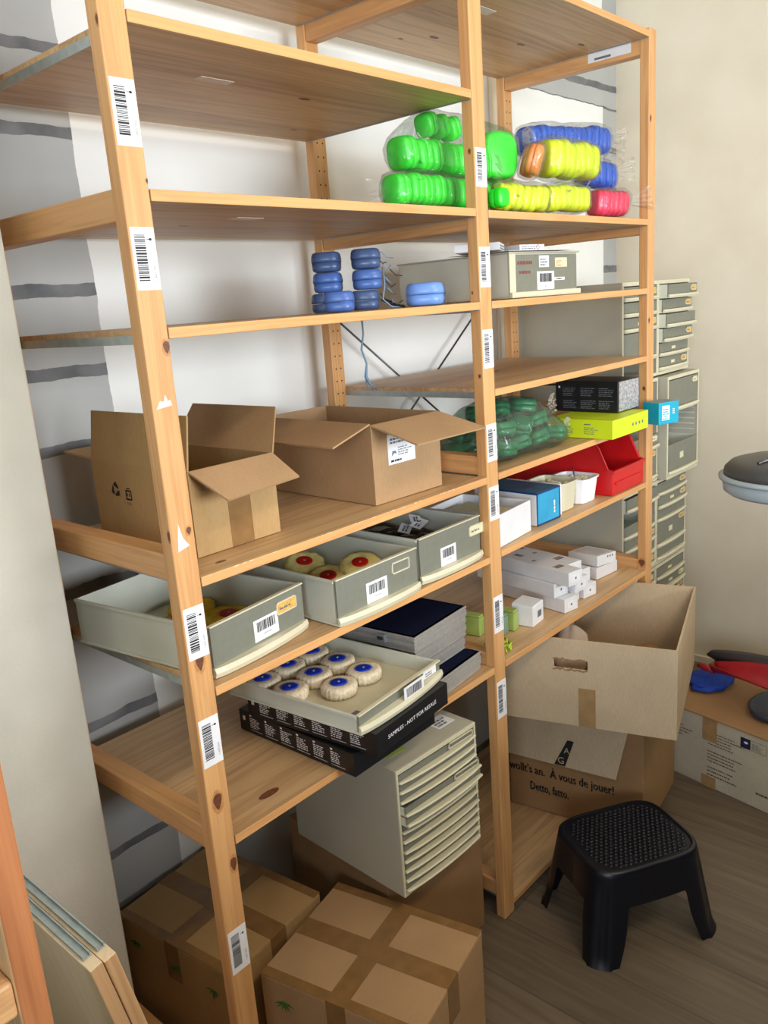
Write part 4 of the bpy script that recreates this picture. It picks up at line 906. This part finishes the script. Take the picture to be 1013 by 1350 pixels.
m_.box(-.0006, -.0001, 0, .20, .083, .088, NAV); m_.build('navy_border', t)
m_ = MB(); stripes(m_, (.086, -.0004, .02), Z_, -X_, -Y_, .05, .010, 1, WHITE, 3, .6); m_.build('printed_text', t)
m_ = MB().box(0, .022, 0, .17, 0, .085, WHITE); stripes(m_, (.004, -.0002, .05), Z_, X_, -Y_, .03, .012, 2, INKG, 3, .5)
tag(m_.build('slim_box', bevel=.001), 'slim white box with grey print squeezed beside the blue carton', 'box', loc=(1.2155, .036, 1.0065))
def cup(x, y, m, label, seed, tall=.078, spoon=False):
    t = thing('plastic_cup', label, 'cup', (x, y, 1.0065), 0, 'small square plastic cups')
    w0, w1, d0, d1 = .044, .050, .05, .058; vs = []; fs = []
    def ring(a, b, z, ins=0):
        pts = []
        for q in range(24):
            th = 2*math.pi*q/24; c, s = math.cos(th), math.sin(th); k_ = (abs(c)**5+abs(s)**5)**(-1/5); pts.append(((a-ins)*c*k_, (b-ins)*s*k_, z))
        return pts
    rings = [ring(w0*.6, d0*.6, .002), ring(w0, d0, 0), ring(w0, d0, .003), ring(w1, d1, tall-.004), ring(w1+.004, d1+.004, tall-.003), ring(w1+.004, d1+.004, tall), ring(w1-.002, d1-.002, tall), ring(w0, d0, .006, .003), ring(w0*.4, d0*.4, .005)]
    mb = MB(); n = 24
    for rr in rings: vs += rr
    for i in range(len(rings)-1):
        for k in range(n): fs.append((i*n+k, i*n+(k+1) % n, (i+1)*n+(k+1) % n, (i+1)*n+k))
    fs += [tuple(range(n))[::-1], tuple((len(rings)-1)*n+k for k in range(n))]; mb.add(vs, fs, m, False); mb.build('body', t)
    r = random.Random(seed); f = MB()
    for k in range(26):
        a, b_ = r.uniform(-.028, .028), r.uniform(-.034, .034); s_ = r.uniform(.007, .012); f.lathe([(s_*.5, -s_*.7), (s_, 0), (s_*.7, s_*.6), (s_*.1, s_*.8)], [WHITE, CREAM, PALEL][k % 3], 9, c=(a, b_, tall-.016+r.uniform(-.004, .006)))
    f.box(-.036, .036, -.042, .042, .03, tall-.018, CREAM_D)
    o = f.build('wrapped_pieces'); tag(o, 'small pale wrapped pieces filling the '+('right' if spoon else 'left')+' square cup', 'pieces', loc=(x, y, 1.0065)); o['kind'] = 'stuff'
    if spoon: 
        q = MB().tube([(-.03, -.02, tall-.004), (.0, .0, tall+.004), (.03, .02, tall+.018)], .002, INKG, 6); tag(q.build('stirring_stick'), 'thin grey stick resting in the right-hand cup', 'stick', loc=(x, y, 1.0065))
    return t
cup(1.291, .095, CREAM, 'cream square cup full of pale pieces beside the slim box', 1, .080)
cup(1.398, .087, WHITE, 'white square cup with a stick in it, next to the red bin', 2, .070, True)
# long white boxes
G = 'long white boxes stacked on the lowest right shelf'; first = None
lay = [(1.232, .030, 0, 'front left one of the bottom layer'), (1.296, .060, 0, 'second of the bottom layer'), (1.360, .040, 0, 'right one of the bottom layer'),
       (1.226, .058, 1, 'left one of the middle layer'), (1.292, .030, 1, 'centre one of the middle layer'), (1.358, .058, 1, 'right one of the middle layer'),
       (1.226, .012, 2, 'nearest one of the top layer'), (1.292, .050, 2, 'far one of the top layer')]
for x, y, l, s_ in lay:
    if first is None:
        t = thing('long_box', '', 'box', (0, 0, 0), 0, G); MB().box(0, .058, 0, .30, 0, .040, WCARD).build('carton', t, bevel=.0012)
        m_ = MB().box(.012, .046, -.0008, -.0001, .010, .030, WHITE); m_.add([(.029+.004*math.cos(q), -.0010, .02+.004*math.sin(q)) for q in range(6)], [tuple(range(6))], INKG)
        plab(m_.build('end_label', t), 'small white end label'); m_ = MB(); SM = mat('print_shade', (150, 140, 134), .6, .3, 60)
        for a in ((.015, .05, .03, .02), (.02, .14, .012, .012), (.03, .20, .016, .03), (.012, .25, .02, .02)): m_.box(a[0], a[0]+a[2], a[1], a[1]+a[3], .0401, .0404, SM)
        m_.build('worn_print', t); first = t
    else: t = copy_tree(first)
    t.location = (x, y, .7225+l*.0412); t.rotation_euler = (0, 0, R(-9.6)); t['label'] = 'long white box, '+s_+' of the stack'; t.name = 'long_box'
m_ = MB().box(0, .115, 0, .12, 0, .036, WCARD); tag(m_.build('small_box', bevel=.001), 'low white box beside the far post, lower of two', 'box', 'two small white boxes', loc=(1.525, .085, .7225), rz=-6)
m_ = MB().box(0, .095, 0, .11, 0, .032, WCARD); m_.box(.01, .085, .0101, .1, .0321, .0324, mat('pale_grey_print', (206, 202, 200), .5))
for k in range(3): m_.box(.050+k*.012, .056+k*.012, -.0004, -.0001, .020, .026, INKG)
tag(m_.build('small_box', bevel=.001), 'white box tilted on the lower one beside the far post', 'box', 'two small white boxes', loc=(1.530, .085, .764), rot=(R(-2), R(3), R(-9)))
t = thing('small_box', 'single white cube box in front of the long white boxes', 'box', (1.102, .052, .7225), 6)
MB().box(0, .066, 0, .062, 0, .054, WHITE).build('carton', t, bevel=.001); MB().hexa([(0, 0, .054), (.066, 0, .054), (.066, .062, .054), (0, .062, .054), (.002, .002, .058), (.064, .002, .058), (.064, .06, .062), (.002, .06, .062)], WCARD).build('lid_flap', t)
m_ = MB().box(.030, .052, -.0006, -.0001, .018, .036, INKG); plab(m_.build('sticker', t), 'grey printed patch')
GP = mat('pale_green_plastic', (164, 186, 96), .3, .08, 30); GP2 = mat('grey_green_plastic', (128, 156, 140), .3, .08, 30)
for i, (x, y, m, s_) in enumerate([(1.052, .078, GP, 'pale green plastic case standing by the white cube box'), (1.014, .085, GP2, 'grey-green plastic case standing left of the pale green one'), (.975, .135, GP, 'olive green plastic case behind the middle post')]):
    t = thing('plastic_case', s_, 'case', (x, y, .7225), 8, 'small green plastic cases'); MB().box(0, .028, 0, .05, 0, .050, m).build('body', t, bevel=.003); MB().box(.002, .026, .002, .048, .0502, .057, m).build('lid', t, bevel=.002)
m_ = MB(); r = random.Random(8)
for k in range(14): 
    x, y = r.uniform(0, .052), r.uniform(0, .05); a = r.random()*3; m_.tube([(x, y, .004+k*.0008), (x+.018*math.cos(a), y+.018*math.sin(a), .007+k*.0009), (x+.03*math.cos(a+.4), y+.03*math.sin(a+.4), .005+k*.0008)], .003, LIMEP, 6)
o = m_.build('lime_clips'); tag(o, 'small heap of lime green plastic clips at the shelf edge by the middle post', 'clips', loc=(.902, .012, .7235)); o['kind'] = 'stuff'

# ------------------------------------------------------------------ big cartons at the right
t = thing('cardboard_box', 'brown carton with French and Italian words, under the big open carton', 'box', (1.305, -.169, .0415), 8)
w_, d, h = .334, .414, .392; MB().box(0, w_, 0, d, 0, h, CARDB, front=CARDR).build('body', t, bevel=.003)
MB().box(0, w_, 0, d, h+.0002, h+.004, CARDB).build('flap', t)
o_ = Vector((-.004, .03, h+.001)); q = [(-.003, .412, h), (-.003, .030, h), (-.016, .073, h-.208), (-.016, .425, h-.208)]
plab(MB().slab(q, (-1, 0, .1), .003, CARDP).build('flap', t), 'pale flap folded down over the front')
U_ = -Y_
for tx_, yy_, zz_, ww_ in (("wer wollt's an.  \u00c0 vous de jouer!", .470, .122, .385), ('Detto, fatto.', .348, .066, .125)):
    m_ = MB(); [m_.text(tx_, (-.0008, yy_+q*.0009, zz_+q*.0005), U_, Z_, .040, INK, width=ww_) for q in (-1, 0, 1)]; plab(m_.build('printed_words', t), 'bold black printed words')
m_ = MB(); n_ = Vector((-.998, 0, .06)); c0 = Vector((-.0075, .218, h-.12)); dn = Vector((-.062, 0, -.998)); s0 = c0+n_*.004+Vector((-.005, 0, 0))
m_.add([s0+U_*.00, s0+U_*.020, s0-U_*.006+dn*.085, s0-U_*.040+dn*.085], [(0, 1, 2, 3)], INK); m_.text('G', s0+dn*.078+n_*.0006-U_*.030, U_, -dn, .030, CARDP); m_.text('A', s0+dn*.042+n_*.0006-U_*.010, U_, -dn, .026, CARDP); plab(m_.build('tape_strip', t), 'black strip with pale letters')
t = thing('cardboard_box', 'big open tan carton with a hand hole, standing partly in front of the shelving', 'box', (1.206, -.302, .4500), 16.4)
w_, d, h = .489, .45, .2485; k = .005
b = MB().box(0, w_, 0, d, 0, k, CARDP).box(w_-k, w_, 0, d, k, h, CARDP).box(k, w_-k, 0, k, k, h, CARDP).box(k, w_-k, d-k, d, k, h, CARDP)
hy0, hy1, hz0, hz1 = .225, .315, .165, .192      # hand hole in the long left side
b.box(0, k, 0, hy0, k, h, CARDP).box(0, k, hy1, d, k, h, CARDP).box(0, k, hy0, hy1, k, hz0, CARDP).box(0, k, hy0, hy1, hz1, h, CARDP); b.build('body', t)
m_ = MB(); r = random.Random(6)
for kx in range(12): m_.quad((-.0006, hy0+kx*.0078, hz0-.004+r.uniform(-.003, .001)), Y_*.0075, Z_*r.uniform(.003, .007), CARDR); m_.quad((-.0006, hy0+kx*.0078, hz1-r.uniform(0, .004)), Y_*.0075, Z_*r.uniform(.002, .006), CARDR)
plab(m_.build('torn_edge', t), 'torn ragged rim of the hand hole')
MB().box(-.0008, -.0002, .205, .250, .0, .112, TAPEC).build('tape', t)
m_ = MB().box(w_*.28, w_*.44, d-k-.0008, d-k-.0002, .19, .212, INK); m_.box(w_*.44, w_*.52, d-k-.0008, d-k-.0002, .19, .212, GLUE); 
for xx in (.62, .8): m_.box(w_*xx, w_*xx+.002, d-k-.0008, d-k-.0002, .02, h-.002, CARDR)
plab(m_.build('worn_label', t), 'dark torn label remains on the inner wall')
def blob(label, x, y, z, sx, sy, sz, m, seed, cat, name, n=18):
    mb = MB(); vs = []; fs = []; rows = 10
    for i in range(rows+1):
        ph = math.pi*i/rows
        for k_ in range(n):
            th = 2*math.pi*k_/n; v = Vector((math.sin(ph)*math.cos(th), math.sin(ph)*math.sin(th), math.cos(ph))); f = 1+.28*noise.noise(v*2.3+Vector((seed, 0, 0)))+.1*noise.noise(v*6+Vector((0, seed, 0)))
            vs.append((v.x*sx*f, v.y*sy*f, v.z*sz*f+sz))
    for i in range(rows):
        for k_ in range(n): fs.append((i*n+k_, i*n+(k_+1) % n, (i+1)*n+(k_+1) % n, (i+1)*n+k_))
    mb.add(vs, fs, m, True); return tag(mb.build(name), label, cat, loc=(x, y, z))
blob('pale padded bundle inside the big open carton near its left side', 1.31, .060, .492, .070, .050, .080, mat('pale_padding', (196, 176, 158), .8, .1, 20), 3, 'bundle', 'padded_bundle')
for i, (x, y) in enumerate(((1.33, -.115), (1.45, .05), (1.52, -.08))): blob(['crumpled brown paper at the front of the big open carton', 'crumpled brown paper in the middle of the big open carton', 'crumpled brown paper near the right wall of the big open carton'][i], x, y, .475, .055, .05, .035, CARDR, i+5, 'paper', 'crumpled_paper')
# carton on the floor at the right
t = thing('cardboard_box', 'printed shipping carton with blue logo on the floor at the right edge', 'box', (1.615, -.765, 0), -11.6)
w_, d, h = .40, .80, .243; MB().box(0, w_, 0, d, 0, h, CARDW, top=CARDB).build('body', t, bevel=.003)
MB().box(-.003, w_, 0, d, h+.0002, h+.004, CARDB).build('flap', t)
U_ = -Y_; m_ = MB()
for (yy, zz, ww, hh, rows, sd) in ((.76, .150, .13, .045, 4, 1), (.76, .205, .02, .0, 1, 2), (.585, .155, .125, .05, 5, 3), (.585, .095, .14, .045, 4, 4), (.585, .045, .12, .04, 3, 5), (.42, .05, .10, .02, 1, 6)):
    if hh: stripes(m_, (-.0006, yy, zz), U_, Z_, -X_, ww, hh, rows, INKB, sd, .3)
m_.quad((-.0008, .765, .196), U_*.018, Z_*.014, mat('navy_ink', (36, 40, 98), .6)); m_.build('printed_text', t)
m_ = MB(); NVI = MATS['navy_ink']; o_ = Vector((-.0010, .475, .190)); m_.quad(o_, U_*.032, Z_*.034, INK)
m_.add([o_+Vector((-.0004, 0, 0))+U_*(.016+.012*math.cos(a*.52))+Z_*(.017+.012*math.sin(a*.52)) for a in range(12)], [tuple(range(12))], NVI)
m_.add([o_+Vector((-.0008, 0, 0))+U_*(.018+.007*math.cos(a*.52))+Z_*(.020+.004*math.sin(a*.52)) for a in range(12)], [tuple(range(12))], WHITE)
for a in ((.034, .0, .05, .001), (.034, .033, .05, .001), (.083, 0, .001, .034)): m_.quad(o_+U_*a[0]+Z_*a[1], U_*a[2], Z_*a[3], INKB)
stripes(m_, o_+U_*.037+Z_*.006, U_, Z_, -X_, .04, .022, 4, INKG, 3, .4); plab(m_.build('logo', t), 'dark square logo with a blue disc')
for a in ((.555, .605, .165, h+.001), (.555, .605, 0, .04), (.37, .385, .16, .22)): MB().box(-.0010, -.0002, *a, TAPEC).build('tape', t)
# cleaning things on top of it
blob('crumpled blue cloth on the floor carton beside the wall', 1.965, -.110, .248, .095, .070, .014, mat('blue_cloth', (18, 62, 168), .75, .2, 60, bump=.4), 9, 'cloth', 'cleaning_cloth')
t = thing('dustpan', 'red dustpan lying on the floor carton at the right edge', 'dustpan', (1.950, -.125, .300), rot=(R(6), R(-6), R(-108)))
n = 14; vs = []; fs = []
for i in range(n+1):
    f = i/n; wd = .012+.055*math.sin(min(f*1.25, 1)*math.pi/2)
    for k_ in range(9): g = k_/8-.5; vs.append((f*.30, g*2*wd, .028*(abs(g)*2)**2*1.2+.012*math.sin(f*3)))
for i in range(n):
    for k_ in range(8): fs.append((i*9+k_, (i+1)*9+k_, (i+1)*9+k_+1, i*9+k_+1))
REDD = mat('dusty_red_plastic', (168, 30, 40), .45, .1, 30)
MB().add(vs, fs, REDD, True).build('scoop', t, solid=.003); MB().tube([(.005, 0, .004), (-.03, 0, .008), (-.06, 0, .010)], [.010, .012, .008], REDD, 10).build('handle', t)
t = thing('hand_brush', 'dark hand brush lying behind the red dustpan', 'brush', (2.115, -.175, .312), rot=(R(180), 0, R(-80)))
MB().lathe([(.001, 0), (.032, .004), (.036, .02), (.03, .032), (.001, .036)], mat('brush_wood_dark', (44, 34, 40), .5), 20, sx=3.6, sy=1).build('stock', t)
m_ = MB(); r = random.Random(1); BK = mat('black_bristle', (20, 22, 30), .8)
for k_ in range(150): x, y = r.uniform(-.1, .1), r.uniform(-.022, .022); m_.tube([(x, y, .03), (x+r.uniform(-.003, .003), y*1.2, .050+r.uniform(0, .004))], .0036, BK, 5)
o = m_.build('bristles', t); o['kind'] = 'stuff'
tag(MB().lathe([(.001, 0), (.07, 0), (.082, .012), (.085, .03), (.079, .03), (.066, .006), (.001, .005)], mat('slate_plastic', (52, 60, 78), .4), 30, sx=1.35).build('plastic_dish'), 'dark slate plastic dish under the red dustpan at the picture edge', 'dish', loc=(1.885, -.365, .2475), rz=-20)

# ------------------------------------------------------------------ black step stool
def stool():
    t = thing('step_stool', 'black plastic step stool with a dotted tread on the floor', 'stool', (1.052, -.238, 0), -31)
    A, B, H_ = .150, .122, .238; SP = .050
    N_ = 288
    def rr(th, a, b, p=4.5):
        c, s = math.cos(th), math.sin(th); k = (abs(c/a)**p+abs(s/b)**p)**(-1/p); return c*k, s*k
    def corner(th):       # 1 at the corners, 0 in the middle of the sides
        x, y = rr(th, A, B); fx, fy = min(1, abs(x)/A), min(1, abs(y)/B); return min(fx, fy)
    rows = 16; V = []; 
    for i in range(N_):
        th = 2*math.pi*(i+.5)/N_; c = corner(th); e = max(0, min(1, (c-.50)/.13))**.5; e = 1 if e > .9 else e; arch = .155-.018*(1-c)
        zb = arch*(1-e)+0*e
        col = []
        for j in range(rows+1):
            z = (H_-.006)+(zb-(H_-.006))*j/rows; f = 1-z/H_; out = 1+SP/A*(f**1.0)*(.35+.65*(1 if c > .6 else c/.6)); rib = .0022*(math.cos((c-.75)/.25*math.pi*3)-1)*min(1, (H_-z)/.03)*min(1, z/.02) if c > .75 else 0
            foot = .006*max(0, 1-z/.02) if c > .7 else 0
            x, y = rr(th, A, B); n = Vector((x, y, 0)).normalized(); ox = SP*f*min(1, c/.7)*.72+rib*min(1, f*4)+foot+.010*f
            col.append((x+n.x*ox, y+n.y*ox, z))
        V.append(col)
    body = MB(); legs = [MB() for _ in range(4)]; gv = [p for c_ in V for p in c_]
    def lid(i): th = 2*math.pi*(i+1)/N_; return int(th/(math.pi/2)) % 4
    bf = []; lf = [[], [], [], []]
    for i in range(N_):
        for j in range(rows):
            a, b_ = i*(rows+1)+j, ((i+1) % N_)*(rows+1)+j; f = (a, a+1, b_+1, b_)
            zc = sum(gv[q][2] for q in f)/4; (bf if zc > .135 else lf[lid(i)]).append(f)
    # crown between side walls and tread
    ring = [gv[i*(rows+1)] for i in range(N_)]; top = [(x*.955, y*.955, H_) for x, y, z in ring]; k0 = len(gv)
    body.add(gv+top, bf+[(i, i, i) for i in ()], STOOLM, True); body.f += [(i*(rows+1), ((i+1) % N_)*(rows+1), k0+(i+1) % N_, k0+i) for i in range(N_)]; body.m += [0]*N_; body.sm += [True]*N_
    inner = [(x*.93, y*.93, H_-.0025) for x, y, z in ring]; k1 = len(body.v); body.v += inner; body.f += [(k0+i, k0+(i+1) % N_, k1+(i+1) % N_, k1+i) for i in range(N_)]; body.m += [0]*N_; body.sm += [True]*N_
    ob = body.build('body', t, recalc=True); s = ob.modifiers.new('solid', 'SOLIDIFY'); s.thickness = .003; s.offset = 0; s.use_rim = False
    for k in range(4):
        if lf[k]:
            l = MB().add(gv, lf[k], STOOLM, True); lo = l.build('leg', t, recalc=True); b2 = bmesh.new(); b2.from_mesh(lo.data)
            bmesh.ops.delete(b2, geom=[v for v in b2.verts if not v.link_faces], context='VERTS'); b2.to_mesh(lo.data); b2.free(); s = lo.modifiers.new('solid', 'SOLIDIFY'); s.thickness = .003; s.offset = 0; s.use_rim = False
    b2 = bmesh.new(); b2.from_mesh(ob.data); bmesh.ops.delete(b2, geom=[v for v in b2.verts if not v.link_faces], context='VERTS'); b2.to_mesh(ob.data); b2.free()
    tr = MB(); tr.add(inner+[(x, y, z-.004) for x, y, z in inner], [tuple(range(N_)), tuple(range(N_, 2*N_))[::-1]]+[(i, N_+i, N_+(i+1) % N_, (i+1) % N_) for i in range(N_)], STOOLM, False)
    p = .0138; ky = 0; y = -B
    while y < B:
        x = -A+(p/2 if ky % 2 else 0)
        while x < A:
            if (abs(x)/(A*.86))**4.5+(abs(y)/(B*.86))**4.5 < 1: tr.lathe([(.0054, 0), (.0046, .0016), (.0022, .0030), (.0004, .0033)], STOOLM, 8, c=(x, y, H_-.0026))
            x += p
        y += p*.8; ky += 1
    plab(tr.build('tread', t), 'tread covered with raised anti-slip dots')
stool()

# ------------------------------------------------------------------ foreground left
t = thing('shelving_frame', 'wooden frame post with painted-in front shade in the bottom left corner, closest of all', 'shelf frame', (-.455, -.35, 0), 0)
WD_LIT = wood('pine_lit_side', 2, (226, 196, 150), (188, 140, 92), grain=.8)  # pale sides against a dark front: side light painted into the post
b = MB(); b.box(0, .028, 0, .044, 0, 1.25, WD_LIT, front=W_SHADED); b.build('post', t, bevel=.0025)
MB().box(-.47, -.442, 0, .044, 0, 1.25, WD_LIT, front=W_SHADED).build('post', t, bevel=.0025)
WDR = wood('pine_aged_rung', 0, (214, 168, 116), (160, 108, 66), grain=.8)
for z in (.08, .53, .985): MB().box(-.442, 0, .003, .041, z-.02, z+.02, WDR).build('rung', t, bevel=.004)
for i, (x, s_, m) in enumerate(((-.156, 'pale raw shelf board with light-brightened face leaning in the bottom left corner, outer one', W_RAW), (-.1365, 'shelf board leaning behind the pale one, next to the wall pier', W_CUT))):
    t = thing('spare_shelf_board', s_, 'shelf board', (x, -.178, .0005), rot=(0, R(-11), 0), group='spare shelf boards leaning on end')
    WB = wood('spare_lit_face%d' % i, 2, (254, 240, 210), (232, 204, 160), grain=.5) if i == 0 else W_CUT  # outer face colour raised to make up for missing window light
    MB().box(0, .0175, 0, .42, 0, .826, WB, front=W_CUT, top=W_RAW).build('board', t, bevel=.001)
    m_ = MB().box(.004, .0155, .022, .40, .826, .8275, STEEL).box(.004, .006, .022, .40, .8275, .833, STEEL).box(.0135, .0155, .022, .40, .8275, .833, STEEL); plab(m_.build('metal_strip', t), 'galvanised channel along the board end')

# ------------------------------------------------------------------ magnifier lamp head at the right edge
t = thing('magnifier_lamp', 'round grey magnifier lamp head with dark cover at the right edge', 'lamp', (.794, -.659, 1.232), -35)
LG = mat('lamp_grey', (150, 160, 164), .35, .04, 20); LD = mat('lamp_dark_cover', (62, 62, 62), .42, .1, 20)
MB().lathe([(.001, 0), (.100, 0), (.108, .006), (.110, .022), (.106, .028), (.001, .028)], LG, 56).build('housing', t)
MB().lathe([(.106, .028), (.1155, .026), (.1165, .031), (.110, .034)], LG, 56).build('rim', t)
MB().lathe([(.109, .034), (.107, .044), (.098, .053), (.080, .058), (.04, .061), (.001, .062)], LD, 56).build('cover', t)
m_ = MB().box(-.03, .10, -.018, .018, .058, .072, LD); plab(m_.build('hinge_clip', t, bevel=.005), 'dark hinge clip on the cover')
MB().tube([(-.075, -.01, .060), (-.03, -.002, .067)], .003, WIRE).build('cover_rod', t)
m_ = MB(); m_.tube([(.10, 0, .015), (.32, 0, .03), (.62, 0, -.02)], .010, LG, 12); m_.tube([(.62, 0, -.01), (.62, 0, -1.20)], .012, LG, 12); plab(m_.build('arm', t), 'grey lamp arm and pole')
MB().lathe([(.16, -1.2315), (.16, -1.215), (.10, -1.195), (.02, -1.19)], LG, 40, c=(.62, 0, 0)).build('base', t)
# unseen housing added around the warm fill at the ceiling
t = thing('fill_housing', 'added white housing of the warm fill above the aisle', 'light', (.2, -1.8, 2.94), 0); MB().box(-.68, .68, -.17, .17, 0, .055, WF).build('housing', t, bevel=.004)

# ------------------------------------------------------------------ unseen furniture added behind the camera to block low window light
def add_shading_bench(label, x0, x1, y0, y1, h):
    t = thing('shading_bench', label, 'shading_bench', (x0, y0, 0)); w_, d = x1-x0, y1-y0; TOPM = mat('bench_top_grey', (120, 120, 116), .5); CARC = mat('bench_carcass', (112, 108, 102), .5)
    MB().box(0, w_, 0, d, h-.035, h, TOPM).build('worktop', t, bevel=.003); MB().box(.02, w_-.02, .02, d-.03, .08, h-.035, CARC).build('carcass', t); MB().box(.05, w_-.05, .05, d-.07, 0, .08, INK).build('plinth', t)
    n = max(2, round(max(w_, d)/.6))
    for k in range(n):
        if w_ > d: a = .03+k*(w_-.06)/n; o = MB().box(a, a+(w_-.06)/n-.006, d-.03, d-.012, .09, h-.045, CARC).build('door', t, bevel=.002); MB().box(a+.1, a+.24, d-.012, d, h-.12, h-.108, STEEL).build('handle', o)
        else: a = .03+k*(d-.06)/n; o = MB().box(w_-.02, w_-.002, a, a+(d-.06)/n-.006, .09, h-.045, CARC).build('door', t, bevel=.002); MB().box(w_-.002, w_+.010, a+.1, a+.24, h-.12, h-.108, STEEL).build('handle', o)
add_shading_bench('added unseen workbench under the left window, behind the camera', -2.45, -1.20, -2.6, -1.05, 1.02)
add_shading_bench('wide added workbench across the room behind the camera, below the rear window', -1.10, 2.35, -2.3, -1.40, 1.08)

t = thing('shading_cupboard', 'tall added unseen cupboard against the left wall beside the workbench', 'shading_cupboard', (-2.10, -1.02, 0)); CUP = mat('cupboard_grey', (150, 148, 142), .5)  # added to keep left-window light off the lower left
MB().box(0, .88, 0, 1.26, .06, 2.05, CUP).build('carcass', t, bevel=.003); MB().box(.03, .84, .03, 1.23, 0, .06, INK).build('plinth', t)
for k in range(2):
    o = MB().box(.88, .898, .01+k*.625, .625+k*.625, .07, 2.04, CUP).build('door', t, bevel=.002); MB().box(.898, .915, .58+k*.07, .60+k*.07, .95, 1.15, STEEL).build('handle', o)
